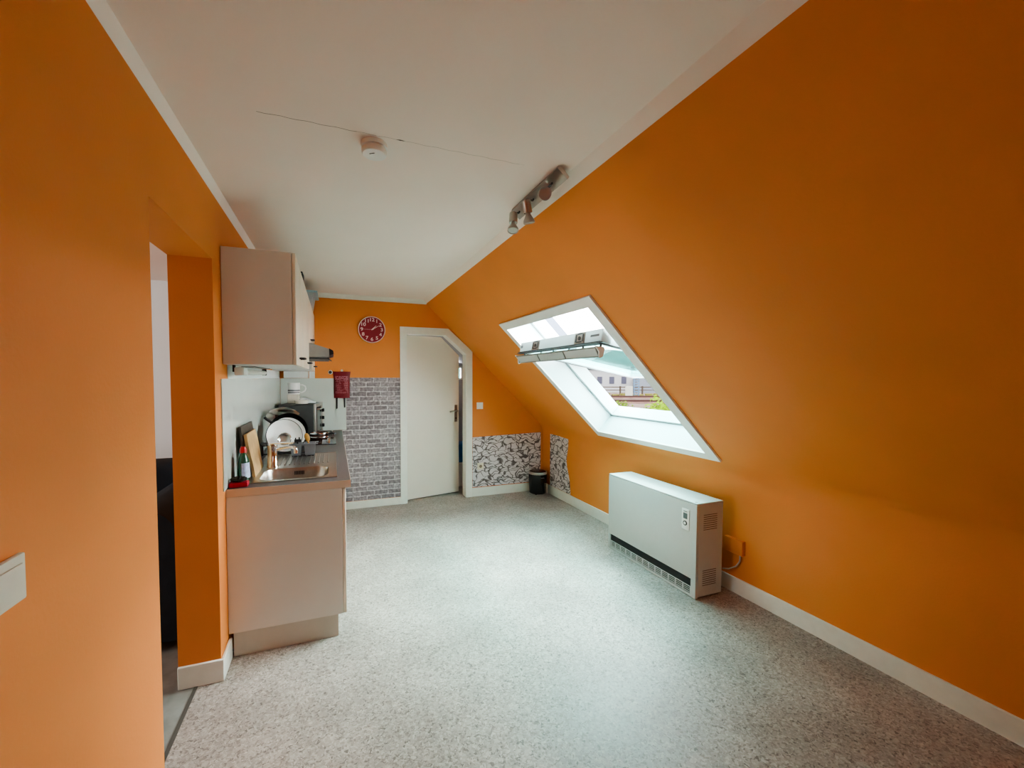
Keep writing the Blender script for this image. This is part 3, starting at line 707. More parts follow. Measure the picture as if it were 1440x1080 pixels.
b = BM(); tube(b, [(PX+.08, PY-.06, pz(.055)), (PX+.12, PY-.12, pz(.065)), (PX+.14, PY-.16, pz(.068))], .010, 10); part('pan_handle', b, PANBLACK, g)
b = BM(); lathe(b, [(0, .001), (.028, .001), (.030, .006), (.020, .010), (.012, .030), (.016, .042), (.010, .048), (0, .049)], Matrix.Translation((-.015, 4.48, ZW)), 24)
one('egg_timer', b, CHROME, (-.015, 4.48, ZW), 'small chrome ornament at the far front end of the worktop', 'ornament')

# mini oven
OX0, OX1, OY0, OY1, OZ0, OZ1 = -.485, -.165, 4.36, 4.80, pz(.014), 1.238
g = thing('mini_oven', (-.32, 4.5, ZW), 'dark grey mini oven standing against the back wall', 'oven')
b = BM(); box(b, OX0, OX1, OY0, OY1, OZ0, OZ1, .012, 3); hs = part('housing', b, DARKGREY, g)
b = BM(); box(b, OX1+.0003, OX1+.022, OY0-.002, OY1+.002, OZ0-.004, OZ1+.004, .007, 3); fp = part('front_panel', b, NICKEL, g, label='silver front frame')
b = BM(); box(b, OX1+.0225, OX1+.026, OY0+.03, OY1-.13, OZ0+.03, OZ1-.03, .004, 1); part('oven_door', b, BLACKGLOSS, g, label='black glass oven door')
b = BM(); tube(b, [(OX1+.026, OY0+.05, OZ1-.05), (OX1+.05, OY0+.05, OZ1-.05), (OX1+.05, OY1-.15, OZ1-.05), (OX1+.026, OY1-.15, OZ1-.05)], .006, 8); part('handle', b, CHROME, g)
for z in (OZ0+.07, OZ0+.15, OZ0+.23):
    b = BM(); cyl(b, (OX1+.0224, OY1-.065, z), (OX1+.046, OY1-.065, z), .020, .017, 20); part('knob', b, BLACK, g)
for x in (OX0+.04, OX1-.04):
    for y in (OY0+.04, OY1-.04): b = BM(); cyl(b, (x, y, ZW+.0005), (x, y, OZ0+.002), .014, n=14); part('foot', b, BLACK, g)
g.rotation_euler.z = math.radians(-7)
b = BM()
box(b, -.245, -.205, OY0-.0008, OY0-.0001, OZ0+.066, OZ0+.069); box(b, -.245, -.205, OY0-.0008, OY0-.0001, OZ0+.086, OZ0+.089); box(b, -.232, -.228, OY0-.0008, OY0-.0001, OZ0+.066, OZ0+.088); box(b, -.218, -.214, OY0-.0008, OY0-.0001, OZ0+.066, OZ0+.088)
part('logo', b, BLACK, g)
# on the oven
OT = OZ1+.0045
b = BM(); box(b, -.425, -.320, 4.50, 4.66, OT, OT+.088, .003, 1)
one('white_carton', b, CERAMIC, (-.37, 4.58, OT), 'small white box on top of the mini oven', 'box')
g = thing('mug', (-.37, 4.58, OT+.089), 'large white mug with grey band on the white box', 'mug')
b = BM(); JT = OT+.089; M = Matrix.Translation((-.372, 4.58, JT))
lathe(b, [(0, 0), (.050, 0), (.054, .004), (.0575, .112), (.0555, .114), (.053, .108), (.050, .008), (0, .006)], M, 40); part('mug_body', b, ENAMEL, g)
b = BM(); lathe(b, [(.0556, .030), (.0562, .030), (.0563, .046), (.0557, .046)], M, 40); lathe(b, [(.0549, .012), (.0555, .012), (.0560, .024), (.0552, .024)], M, 40); part('band', b, GREYPL, g)
b = BM(); tube(b, [(-.318, 4.575, JT+.092), (-.292, 4.572, JT+.094), (-.268, 4.57, JT+.078), (-.262, 4.57, JT+.055), (-.272, 4.57, JT+.032), (-.295, 4.572, JT+.018), (-.321, 4.575, JT+.020)], .0075, 10); part('handle', b, ENAMEL, g)
g = thing('serving_dish', (-.27, 4.50, OT), 'white shallow dish with glossy front on top of the mini oven', 'dish')
b = BM(); lathe(b, [(0, 0), (.052, 0), (.060, .004), (.066, .034), (.064, .035), (.057, .006), (0, .004)], Matrix.Translation((-.290, 4.425, OT)), 40); part('dish', b, CERAMIC, g)
g = thing('plastic_cover', (-.23, 4.6, OT), 'white sloping cover lying on the oven behind the dish', 'cover')
b = BM(); prism(b, [(-.31, 4.52, OT+.0005), (-.315, 4.52, OT+.048), (-.28, 4.52, OT+.050), (-.175, 4.52, OT+.010), (-.17, 4.52, OT+.0005)], (0, .16, 0)); part('cover', b, SIDEWALL, g)
# on the wall cabinets
b = BM(); box(b, -.235, -.190, 3.26, 3.34, ZT+.001, ZT+.075, .01, 2); box(b, -.228, -.197, 3.27, 3.33, ZT+.075, ZT+.09, .004, 1)
one('black_bag', b, BLACK, (-.21, 3.3, ZT), 'small black case on top of the middle wall cabinet', 'case')
g = thing('plastic_tub', (-.2, 4.45, ZT), 'pale blue plastic tub on top of the corner wall cabinet', 'tub')
b = BM(); prism(b, [(-.46, 4.25, ZT+.0015), (-.185, 4.25, ZT+.0015), (-.165, 4.25, ZT+.13), (-.48, 4.25, ZT+.13)], (0, .42, 0)); part('tub_body', b, BLUEGREYPL, g)
b = BM(); box(b, -.495, -.13, 4.235, 4.685, ZT+.1305, ZT+.148, .004, 1); part('tub_lid', b, PALEBLUE, g)

# ------------------------------------------------------------------ back wall things
g = thing('hanging_fire_blanket', (.092, D, 1.42), 'red fire blanket pouch with two black straps hanging on the back wall', 'fire blanket')
b = BM()
n = 12; fr_, bk = [], []
for i in range(n+1):
    v = i/n; z = 1.272+v*.296; w = .084 + .010*max(0, (v-.72)/.28)**1.2; th_ = .006+.018*math.sin(math.pi*min(1, v*1.02))**.7
    for k, lst in ((1, fr_), (0, bk)):
        row = []
        for j in range(9):
            u = -1+2*j/8; x = .090+.002*v + u*w
            y = D-.0075-(th_*(1-abs(u)**3) if k else 0)
            row.append(b.verts.new((x, y - (.003 if k else 0), z)))
        lst.append(row)
for lst in (fr_, bk):
    for a, c in zip(lst, lst[1:]):
        for k in range(8): b.faces.new((a[k], a[k+1], c[k+1], c[k]))
for i in range(n):
    for j in (0, 8): b.faces.new((fr_[i][j], fr_[i+1][j], bk[i+1][j], bk[i][j]))
for i in (0, n):
    for j in range(8): b.faces.new((fr_[i][j], fr_[i][j+1], bk[i][j+1], bk[i][j]))
part('pouch', b, REDFAB, g, sharp=60)
b = BM()
rr = random.Random(3)
for r_ in range(17):
    z = 1.325+r_*.0115; x = .022
    big = r_ >= 13
    while x < .155:
        w_ = rr.uniform(.006, .022); x1 = min(x+w_, .158)
        if not (.075 < x < .105 and 4 < r_ < 12) and rr.random() < .85:
            box(b, x, x1-.003, D-.0350, D-.0344, z, z+(.0072 if big else .0042))
        x = x1
    if r_ == 1: box(b, .03, .14, D-.035, D-.0344, z+.001, z+.004)
part('printed_text', b, PINKTXT, g)
for x0 in (.036, .118):
    b = BM(); prism(b, [(x0-.010, D-.012, 1.30), (x0+.010, D-.012, 1.30), (x0+.008, D-.012, 1.155+.012*(x0 > .1)), (x0-.008, D-.012, 1.150+.012*(x0 > .1))], (0, .003, 0)); part('strap', b, BLACK, g, label='black pull strap')
g = thing('wall_hook', (-.028, D, 1.559), 'round metal wall fitting beside the red fire blanket', 'hook')
b = BM(); lathe(b, [(0, .0005), (.024, .0005), (.024, .008), (.018, .011), (0, .011)], at((-.028, D, 1.559), (0, -1, 0)), 28); part('base', b, ENAMEL, g)
b = BM(); lathe(b, [(0, .0112), (.017, .0112), (.016, .022), (0, .024)], at((-.028, D, 1.559), (0, -1, 0)), 28); part('button', b, DARKGREY, g)
b = BM(); lathe(b, [(0, .0005), (.014, .0005), (.014, .006), (0, .006)], at((.093, D, 1.578), (0, -1, 0)), 20); cyl(b, (.093, D-.006, 1.578), (.093, D-.02, 1.575), .004, n=8)
one('blanket_hook', b, ENAMEL, (.093, D, 1.578), 'little white hook that holds the red fire blanket', 'hook')

# clock
CLOCKPRINT = plain('clock_print', (.80, .62, .62), .5)
CX, CZ, CR = .420, 2.047, .150
g = thing('wall_clock', (CX, D, CZ), 'round red wall clock with white numerals above the brick wallpaper', 'clock')
b = BM(); lathe(b, [(0, .001), (CR-.006, .001), (CR-.004, .02), (CR-.008, .024), (0, .024)], at((CX, D, CZ), (0, -1, 0)), 64); part('dial', b, CLOCKRED, g)
b = BM(); lathe(b, [(CR-.009, .022), (CR-.008, .032), (CR-.002, .034), (CR, .028), (CR, .002), (CR-.0035, .002), (CR-.0035, .021)], at((CX, D, CZ), (0, -1, 0)), 64); part('rim', b, plain('clock_rim', (.82, .70, .66), .35), g, label='white clock rim')
for h in range(1, 13):
    b = BM()
    a = math.radians(h*30); M = Matrix.Translation((CX+math.sin(a)*CR*.735, D-.0255, CZ+math.cos(a)*CR*.735)) @ Matrix.Rotation(math.radians(90), 4, 'X') @ Matrix.Diagonal((1.15, 1, 1, 1))
    text_bm(b, str(h), .053, M, .0008, .0010)
    part('numeral', b, CLOCKPRINT, g)
b = BM()
def hand(ang, l, w, y, tail=.0):
    a = math.radians(ang); dv = Vector((math.sin(a), 0, math.cos(a))); pv = Vector((math.cos(a), 0, -math.sin(a))); c = Vector((CX, y, CZ))
    prism(b, [c-dv*tail-pv*w, c-dv*tail+pv*w, c+dv*l+pv*w*.4, c+dv*l-pv*w*.4], (0, -.0012, 0))
hand(38+8, .068, .0045, D-.0275); hand(60, .098, .0038, D-.0292); hand(271, .095, .0012, D-.0308, .02)
cyl(b, (CX, D-.0242, CZ), (CX, D-.034, CZ), .006, n=16)
part('hands', b, plain('clock_hands', (.80, .66, .64), .4), g)

# wallpapers
b = BM(); prism(b, [(.0895, D-.0022, .088), (.7375, D-.0022, .088), (.7375, D-.0022, 1.5), (.1355, D-.0022, 1.5), (.1355, D-.0022, ZW+.003), (.0895, D-.0022, ZW+.003)], (0, .0019, 0)); one('brick_wallpaper', b, BRICK, (.44, D, .09), 'grey brick-pattern wallpaper between the kitchen and the door', 'wallpaper')
b = BM(); prism(b, [(1.637, D-.0022, .118), (2.600, D-.0022, .118), (2.600, D-.0022, .776), (1.637, D-.0022, .752)], (0, .0019, 0)); MW = one('marble_wallpaper', b, MARBLE_X, (2.1, D, .12), 'white marble-pattern wallpaper on the back wall beside the door', 'wallpaper')
b = BM(); box(b, 1.631, 1.637, D-.003, D-.0003, .112, .752); box(b, 1.637, 2.600, D-.003, D-.0003, .111, .118); prism(b, [(1.637, D-.003, .7525), (2.600, D-.003, .7765), (2.600, D-.003, .7825), (1.637, D-.003, .7585)], (0, .0027, 0))
BASE[MW.name] = Vector((2.1, D, .12)); part('painted_border', b, plain('painted_edge', (.55, .14, .05), .6), MW, label='thin red-brown border')
pts = [(4.70, .112), (4.70, .780), (4.55, .786), (4.42, .775), (4.262, .770), (4.268, .66), (4.29, .57), (4.300, .50), (4.288, .43), (4.255, .36), (4.225, .27), (4.210, .19), (4.205, .112)]
b = BM(); prism(b, [(XK-.0022, y, z) for y, z in pts], (.0019, 0, 0)); one('marble_wallpaper', b, MARBLE_Y, (XK, 4.45, .12), 'narrow wavy-cut marble wallpaper strip on the side wall by the air fryer', 'wallpaper')

def switch(loc, nrm, label, size=.042, inner_=.026, mat=SWITCHG, socket=False):
    g = thing('power_socket' if socket else 'light_switch', loc, label, 'socket' if socket else 'switch')
    M = at(loc, nrm)
    # orient so the plate's edges stay level
    n_ = Vector(nrm).normalized(); up = Vector((0, 0, 1)); rt = up.cross(n_).normalized()
    M = Matrix((( rt.x, up.x, n_.x, loc[0]), (rt.y, up.y, n_.y, loc[1]), (rt.z, up.z, n_.z, loc[2]), (0, 0, 0, 1)))
    b = BM(); box(b, -size, size, -size, size, .0005, .010, .003, 2); b.transform(M); part('cover_plate', b, mat, g)
    if socket:
        b = BM(); lathe(b, [(.0215, .0101), (.0235, .0118), (.0255, .0101)], M, 28); part('ring', b, mat, g)
        b = BM(); lathe(b, [(0, .0104), (.0205, .0104), (.0205, .0101)], M, 28); part('socket_well', b, plain('socket_shadow', (.22, .18, .13), .6), g, label='dark socket recess')
        b = BM()
        for s in (-1, 1): lathe(b, [(0, .0108), (.003, .0108), (.003, .0105)], M @ Matrix.Translation((s*.0095, 0, 0)), 12)
        part('pin_hole', b, DARKHOLE, g)
    else:
        b = BM(); box(b, -inner_, inner_, -inner_, inner_, .0102, .0150, .002, 2); b.transform(M); part('rocker', b, mat, g)
    return g
switch((1.732, D, 1.150), (0, -1, 0), 'square white light switch on the orange wall right of the door', .042, .024, ENAMEL)
switch((1.742, D-.0025, .380), (0, -1, 0), 'ivory power socket set in the marble wallpaper by the door', .042, socket=True, mat=SOCKETC)
g = thing('light_switch', (XL, .93, 1.143), 'large cream light switch on the left orange wall near the opening', 'switch')
b = BM(); box(b, XL+.0005, XL+.011, .895, .978, 1.101, 1.185, .003, 2); part('cover_plate', b, SWITCHG, g)
b = BM(); box(b, XL+.0112, XL+.0155, .905, .965, 1.113, 1.170, .002, 2); part('rocker', b, SWITCHG, g)

# air fryer
FX, FY = 2.482, 4.755
g = thing('air_fryer', (FX, FY, 0), 'black air fryer with silver rim on the floor in the far corner', 'air fryer')
b = BM()
def oval(r, z, n=40): return [(FX+r*math.cos(2*math.pi*k/n), FY+r*math.sin(2*math.pi*k/n), z) for k in range(n)]
R = loft(b, [oval(.100, .012), oval(.108, .02), oval(.115, .12), oval(.118, .24), oval(.117, .262)]); b.faces.new(R[0][::-1]); part('fryer_body', b, BLACKGLOSS, g)
b = BM(); loft(b, [oval(.1172, .262), oval(.1205, .268), oval(.1205, .282), oval(.116, .292), oval(.108, .293), oval(.108, .288)], False); part('rim', b, NICKEL, g, label='silver rim around the lid')
b = BM(); loft(b, [oval(.1078, .285), oval(.1078, .292), oval(.09, .3), oval(.04, .304)]); part('lid', b, plain('lid_dark', (.035, .018, .02), .25), g)
dv = Vector((-.30, -1, 0)).normalized(); dv = Vector((-.02, -1, 0)).normalized()
sx_ = Vector((1, 0, 0))
hp = Vector((FX+.045, FY-.112, 0))
b = BM(); prism(b, [hp+Vector((-.014, 0, .155)), hp+Vector((.017, 0.006, .157)), hp+Vector((.024, .006, .04)), hp+Vector((-.004, 0, .035))], (0.003, -.045, 0)); part('drawer_handle', b, NICKEL, g, label='silver basket handle')
b = BM(); box(b, FX-.016, FX+.032, FY-.1205, FY-.1165, .222, .228); part('logo', b, GREYPL, g)
for k in range(4):
    b = BM(); cyl(b, (FX+.07*math.cos(k*1.571+.78), FY+.07*math.sin(k*1.571+.78), .0005), (FX+.07*math.cos(k*1.571+.78), FY+.07*math.sin(k*1.571+.78), .013), .012, n=12); part('foot', b, BLACK, g)

# ------------------------------------------------------------------ storage heater
HX, HX2, HA, HB, HZ = 2.2818, 2.5218, 2.0734, 3.0169, .6573
g = thing('storage_heater', (2.40, 2.545, 0), 'white electric storage heater standing on the floor below the skylight', 'heater')
b = BM(); box(b, HX+.022, HX2, HA, HB, .012, HZ-.014, .002, 1); part('casing', b, HEATW, g)
b = BM(); box(b, HX+.002, HX2, HA-.0005, HB+.0005, HZ-.0138, HZ, .003, 2); part('top_cover', b, HEATW, g)
b = BM(); box(b, HX, HX+.0217, HA, HB, .128, HZ-.0142, .003, 2); box(b, HX, HX+.0217, HA, HA+.040, .004, .128); box(b, HX, HX+.0217, HB-.030, HB, .004, .128); box(b, HX, HX+.0217, HA+.04, HB-.03, .004, .016)
part('front_panel', b, HEATW, g)
b = BM(); box(b, HX+.019, HX+.0216, HA+.0405, HB-.0305, .0165, .1275); part('grille_recess', b, DARKHOLE, g)
b = BM()
for i in range(7): box(b, HX+.004, HX+.016, HA+.0405, HB-.0305, .074+i*.0078, .0762+i*.0078)
part('air_outlet_grille', b, plain('grille_dark', (.07, .07, .07), .5), g, label='dark air outlet slats')
b = BM(); y0, y1 = HA+.0405, HB-.0305; N = 13
for i in range(5): box(b, HX+.001, HX+.005, y0, y1, .0165+i*.0128, .0208+i*.0128)
for i in range(N+1):
    yy = y0+(y1-y0)*i/N; box(b, HX+.0008, HX+.005, max(y0, yy-.0045), min(y1, yy+.0045), .0165, .0735)
box(b, HX+.0006, HX+.006, y0, y1, .0690, .0745)
part('air_inlet_grille', b, HEATW, g, label='white slotted grille')
for z0, nn in ((.470, 8), (.085, 8)):
    b = BM()
    for i in range(nn): box(b, HX+.062, HX+.185, HA-.0012, HA+.0005, z0+i*.0145, z0+.0042+i*.0145)
    part('side_vent', b, plain('vent_shadow', (.16, .11, .08), .8), g, label='row of dark side vent slots')
b = BM(); box(b, HX-.006, HX-.0005, HA+.058, HA+.122, .452, .598, .002, 2); cp = part('control_panel', b, WHITE, g)
b = BM(); box(b, HX-.0075, HX-.0062, HA+.072, HA+.108, .530, .570, .0005, 1); part('display', b, LCD, cp, label='small grey display')
b = BM(); box(b, HX-.0075, HX-.0062, HA+.074, HA+.106, .578, .583); part('logo', b, LCD, cp)
b = BM(); lathe(b, [(.010, .0005), (.0165, .0005), (.0165, .005), (.010, .005), (.010, .0005)], at((HX-.006, HA+.090, .500), (-1, 0, 0)), 28); part('dial_ring', b, DARKGREY, cp)
b = BM(); lathe(b, [(0, .0005), (.0095, .0005), (.009, .006), (0, .0065)], at((HX-.006, HA+.090, .500), (-1, 0, 0)), 24); part('dial', b, ENAMEL, cp)
b = BM(); lathe(b, [(0, .0002), (.011, .0002), (.009, .002), (0, .002)], Matrix.Translation((HX+.025, HA+.03, HZ)), 20); part('cover_screw', b, ALU, g)
for y in (HA+.05, HB-.05): b = BM(); box(b, HX+.03, HX2-.01, y-.03, y+.03, .0003, .0118); part('foot', b, DARKGREY, g)
# painted connection box on the wall behind the heater
g = thing('connection_box', (XK, 2.02, .25), 'orange painted cable box on the wall behind the heater', 'cable box')
b = BM(); box(b, XK-.035, XK-.0005, 1.985, 2.125, .285, .385, .004, 2); part('box_cover', b, ORANGE, g)
b = BM(); tube(b, [(XK-.018, 2.01, .2845), (XK-.018, 2.012, .24), (XK-.03, 2.03, .20), (XK-.06, 2.06, .175), (XK-.085, 2.09, .17)], .005, 8); part('cable', b, plain('cable_grey', (.45, .42, .38), .5), g)

# ------------------------------------------------------------------ ceiling fittings
SDX, SDY = .163, 1.722
g = thing('smoke_detector', (SDX, SDY, ZTOP), 'round white smoke detector on the ceiling', 'smoke detector')
M = at((SDX, SDY, ZTOP), (0, 0, -1))
b = BM(); lathe(b, [(0, .0005), (.050, .0005), (.050, .016), (.046, .018), (0, .018)], M, 44); part('base', b, WHITE, g)
b = BM(); lathe(b, [(0, .0182), (.044, .0182), (.044, .024), (.048, .0245), (.0485, .038), (.045, .043), (0, .044)], M, 44); part('cover', b, WHITE, g)
b = BM(); box(b, -.002, .002, -.011, .011, .0440, .0447); b.transform(M @ Matrix.Translation((-.012, -.010, 0)) @ Matrix.Rotation(.6, 4, 'Z')); part('slot', b, DARKHOLE, g)

g = thing('spotlight_bar', (.957, 1.85, ZTOP), 'brushed metal ceiling bar with three small spotlights', 'spotlight')
b = BM(); prism(b, [(x_, 1.608, z_) for x_, z_ in ((.924, 2.413), (.975, 2.374), (.984, 2.386), (.946, 2.4245), (.930, 2.4245))], (0, .497, 0)); part('ceiling_plate', b, NICKEL, g)
def spot(base, c0, ax, lamp=True):
    ax = Vector(ax).normalized(); c0 = Vector(c0)
    b = BM(); tube(b, [base, tuple(Vector(base)+Vector((-.008, -.004, -.012))), tuple(c0 + Vector((0, .010, .004))), tuple(c0 + ax*.02)], .005, 8); arm = part('swivel_arm', b, DARKGREY, g)
    M = at(c0, ax)
    b = BM(); lathe(b, [(0, 0), (.018, 0), (.022, .004), (.022, .058), (.0205, .060), (.0205, .056), (0, .054)], M, 28); hd = part('spot_holder', b, NICKEL, g, label='satin metal lamp holder')
    b = BM(); lathe(b, [(.010, .0562), (.012, .066), (.018, .078), (.027, .094), (.029, .106), (.027, .108), (.024, .104), (0, .102)], M, 28); part('bulb', b, plain('bulb_mirror', (.42, .37, .33), .3, .35), hd, label='mirrored spot bulb')
spot((.952, 1.70, 2.396), (.925, 1.745, 2.360), (-.35, -.88, -.42))
spot((.950, 1.885, 2.396), (.890, 1.848, 2.366), (.22, .10, -1))
spot((.950, 2.05, 2.396), (.897, 2.013, 2.363), (-.16, -.30, -1))

# ------------------------------------------------------------------ side room and hallway things
g = thing('sofa', (-1.6, 3.2, 0), 'dark navy sofa seen through the opening in the left wall', 'sofa')
b = BM(); box(b, -2.6, -1.13, 2.78, 3.55, .12, .45, .05, 4); part('seat', b, NAVY, g)
b = BM(); box(b, -2.7, -.90, 3.45, 3.75, .10, .90, .07, 4); part('backrest', b, NAVY, g)
for x0 in (-1.13, -2.85):
    b = BM()
    pr_ = [(x0, .06), (x0, .62)] + [(x0+.16+.16*math.cos(math.radians(a)), .64+.15*math.sin(math.radians(a))) for a in range(180, -1, -15)] + [(x0+.32, .06)]
    prism(b, [(x, 2.66, z) for x, z in pr_], (0, 1.0, 0)); part('arm', b, NAVY, g)
for x in (-2.7, -.95):
    for y in (2.74, 3.6): b = BM(); cyl(b, (x, y, .0005), (x, y, .10), .025, n=12); part('leg', b, BLACK, g)
g = thing('low_cupboard', (1.6, 5.6, 0), 'pale low cupboard under the blue crate in the hallway', 'cupboard')
b = BM(); box(b, 1.40, 1.79, 5.42, 5.74, .0005, .33, .004, 1); part('cupboard_body', b, SIDEWALL, g)
g = thing('storage_crate', (1.6, 5.6, .331), 'blue plastic crate seen through the gap of the ajar door', 'crate')
b = BM(); box(b, 1.44, 1.785, 5.44, 5.73, .331, .55, .01, 2); part('crate_body', b, BLUEPL, g)
b = BM(); box(b, 1.43, 1.79, 5.43, 5.74, .5505, .58, .006, 2); part('crate_lid', b, BLUEPL, g)

# ------------------------------------------------------------------ outdoors, seen through the skylight
FWD = Vector((math.sin(.3566), math.cos(.3566), 0)); RGT = Vector((math.cos(.3566), -math.sin(.3566), 0)); GZ = -3.0
def E(r, d, z=GZ): v = RGT*r + FWD*d; return Vector((v.x, v.y, z))
def ebox(bm, r0, r1, d0, d1, z0, z1):
    vs = [bm.verts.new(E(r, d, z)) for r in (r0, r1) for d in (d0, d1) for z in (z0, z1)]
    for f in ((0, 1, 3, 2), (4, 6, 7, 5), (0, 4, 5, 1), (2, 3, 7, 6), (0, 2, 6, 4), (1, 5, 7, 3)): bm.faces.new([vs[i] for i in f])
    return bm
b = BM(); ebox(b, -40, 220, 6, 260, GZ-.5, GZ); struct('ground_outside', b, plain('ballast_ground', (0.0300, 0.0225, 0.0195), .9, spec=0, var=.3, scale=.6))
b = BM(); n = 60; rows = []
for i in range(n+1):
    r_ = -150+i*12; h = 30+9*math.sin(i*.23+1)+5*math.sin(i*.61)
    rows.append([b.verts.new(E(r_, 420, GZ)), b.verts.new(E(r_, 455, h*.7)), b.verts.new(E(r_, 500, h))])
for p, q in zip(rows, rows[1:]):
    for k in (0, 1): b.faces.new((p[k], q[k], q[k+1], p[k+1]))
struct('hills', b, plain('far_hillside', (0.0190, 0.0494, 0.0456), .9, spec=0, var=.3, scale=.06))
g = thing('railway_track', E(40, 85), 'rusty railway tracks running across outside the skylight', 'railway')
b = BM()
for d in (76, 77.5, 94, 95.5): ebox(b, -20, 140, d-.15, d+.15, GZ+.1, GZ+.5)
part('rail', b, plain('rail_rust', (0.0128, 0.0075, 0.0067), .7, spec=0, var=.2), g)
b = BM()
for d in (74, 92): ebox(b, -20, 140, d, d+5.4, GZ, GZ+.18)
part('track_bed', b, plain('track_ballast', (0.0330, 0.0195, 0.0165), .9, spec=0, var=.3, scale=.8), g)
g = thing('station_building', E(24, 132), 'white flat building with dark windows beyond the tracks', 'building')
b = BM(); ebox(b, 8, 46, 130, 150, GZ, 4.2); part('wall', b, plain('white_render', (0.0650, 0.0650, 0.0660), .8, spec=0, var=.03), g)
FW_ = plain('far_window', (0.0144, 0.0144, 0.0198), .3, spec=0)
for i in range(9): b = BM(); ebox(b, 12+i*3.8, 13.5+i*3.8, 129.85, 130.05, -.2, 2.0); part('window', b, FW_, g)
b = BM(); ebox(b, 7.5, 46.5, 129.5, 150.5, 4.2, 5.0); part('roof', b, plain('far_roof', (0.0120, 0.0160, 0.0160), .8, spec=0), g)
b = BM(); ebox(b, 46, 54, 126, 140, GZ, 1.5); o = one('garage', b, plain('pale_render', (0.0350, 0.0380, 0.0440), .8, spec=0, var=.05), E(50, 133), 'low pale annex beside the white building beyond the tracks', 'building')
b = BM(); ebox(b, 55, 120, 124, 125, GZ, -1.0); one('boundary_wall', b, plain('white_wall', (0.0750, 0.0750, 0.0750), .8, spec=0, var=.03), E(85, 124), 'long low white wall behind the fence beyond the tracks', 'wall')
g = thing('fence', E(40, 112), 'brown wooden fence along the far side of the tracks', 'fence')
b = BM(); ebox(b, 0, 130, 111.8, 112, -1.0, -.75); ebox(b, 0, 130, 111.8, 112, -1.8, -1.6); part('fence_rail', b, plain('fence_wood', (0.0160, 0.0120, 0.0096), .8, spec=0), g)
b = BM()
FP = plain('fence_post_wood', (0.0144, 0.0112, 0.0088), .8, spec=0)
for i in range(5, 16): b = BM(); ebox(b, i*6, i*6+.35, 111.6, 111.95, GZ, -.6); part('fence_post', b, FP, g)
b = BM()
for i in range(60):
    ebox(b, i*2.2, i*2.2+1.6, 108+random.uniform(-.6, .6), 109, GZ, GZ+random.uniform(.3, .7))
struct('ground_verge', b, plain('verge_grass', (0.0308, 0.0280, 0.0084), .9, spec=0, var=.4, scale=.5))
g = thing('signal_mast', E(36.5, 99), 'pale blue lattice mast by the railway tracks', 'mast')
b = BM()
for r_ in (35.9, 37.1):
    ebox(b, r_, r_+.22, 100.8, 101.02, GZ, 3.4)
for i in range(9): ebox(b, 35.9, 37.3, 100.85, 101, GZ+.5+i*.65, GZ+.75+i*.65)
part('lattice', b, plain('mast_blue', (0.0224, 0.0352, 0.0512), .6, spec=0), g)
b = BM(); ebox(b, 34.0, 35.4, 100, 101.2, GZ, -.4); part('cabinet', b, plain('cabinet_cream', (0.0750, 0.0750, 0.0660), .6, spec=0), g)

def leafy(name, c, rad, n, lsize, mat, label, cat, trunk=None):
    g = thing(name, (c[0], c[1], trunk if trunk is not None else c[2]-rad[2]), label, cat)
    b = BM(); rn = random.Random(hash(label) % 1000 if False else len(label))
    for i in range(n):
        d = Vector((rn.gauss(0, 1), rn.gauss(0, 1), rn.gauss(0, 1))).normalized(); k = rn.uniform(.62, 1.0)*(1+.18*math.sin(d.x*5+d.z*4)*math.cos(d.y*6))
        p = Vector(c)+Vector((d.x*rad[0], d.y*rad[1], d.z*rad[2]))*k
        u = Vector((rn.gauss(0, 1), rn.gauss(0, 1), rn.gauss(0, 1))).normalized(); v = u.orthogonal().normalized(); s = lsize*rn.uniform(.6, 1.3)
        b.faces.new([b.verts.new(q) for q in (p-u*s, p-v*s*.55, p+u*s, p+v*s*.55)])
    bmesh.ops.create_icosphere(b, subdivisions=3, radius=1, matrix=Matrix.Translation(c) @ Matrix.Diagonal((rad[0]*.72, rad[1]*.72, rad[2]*.72, 1)))
    part('foliage', b, mat, g)
    if trunk is not None:
        b = BM(); cyl(b, (c[0], c[1], trunk), (c[0], c[1], c[2]-rad[2]*.3), rad[0]*.09, rad[0]*.05, 10); part('trunk', b, plain('bark', (0.0060, 0.0050, 0.0040), .9, spec=0), g)
TREEG = plain('tree_green', (0.0165, 0.0360, 0.0075), .8, spec=0, var=.35, scale=.8); TREED = plain('tree_dark', (0.0105, 0.0270, 0.0120), .8, spec=0, var=.35, scale=.8)
BUSHG = plain('bush_bright', (0.0276, 0.0460, 0.0023), .7, spec=0, var=.35, scale=3); BUSHM = plain('bush_mid', (0.0182, 0.0286, 0.0039), .8, spec=0, var=.4, scale=2)
e = E(62, 150, 2.2); leafy('tree', e, (6, 6, 4.8), 1500, .6, TREEG, 'light green tree left of the mast beyond the tracks', 'tree', GZ)
e = E(77, 152, 2.2); leafy('tree', e, (7, 7, 5), 1500, .6, TREED, 'darker green tree right of the mast beyond the tracks', 'tree', GZ)
e = E(94, 155, 2.4); leafy('tree', e, (7.5, 7.5, 5.2), 1200, .6, TREED, 'tree farthest to the right beyond the tracks', 'tree', GZ)
e = E(6.75, 15.5, -.42); leafy('shrub', e, (1.25, 1.25, 1.2), 2600, .085, BUSHG, 'bright yellow-green shrub just outside the skylight', 'shrub')
for r_, d_, z_, lb_ in ((7.8, 25.5, -1.15, 'low green shrub outside nearest the building end of the tracks'), (12.0, 26.6, -1.2, 'low green shrub in the middle of the trackside row'), (16.2, 27.6, -1.3, 'low green shrub behind the bright yellow-green one')):
    e = E(r_, d_, z_); leafy('shrub', e, (1.75, 1.4, 1.35), 1500, .12, BUSHM, lb_, 'shrub')

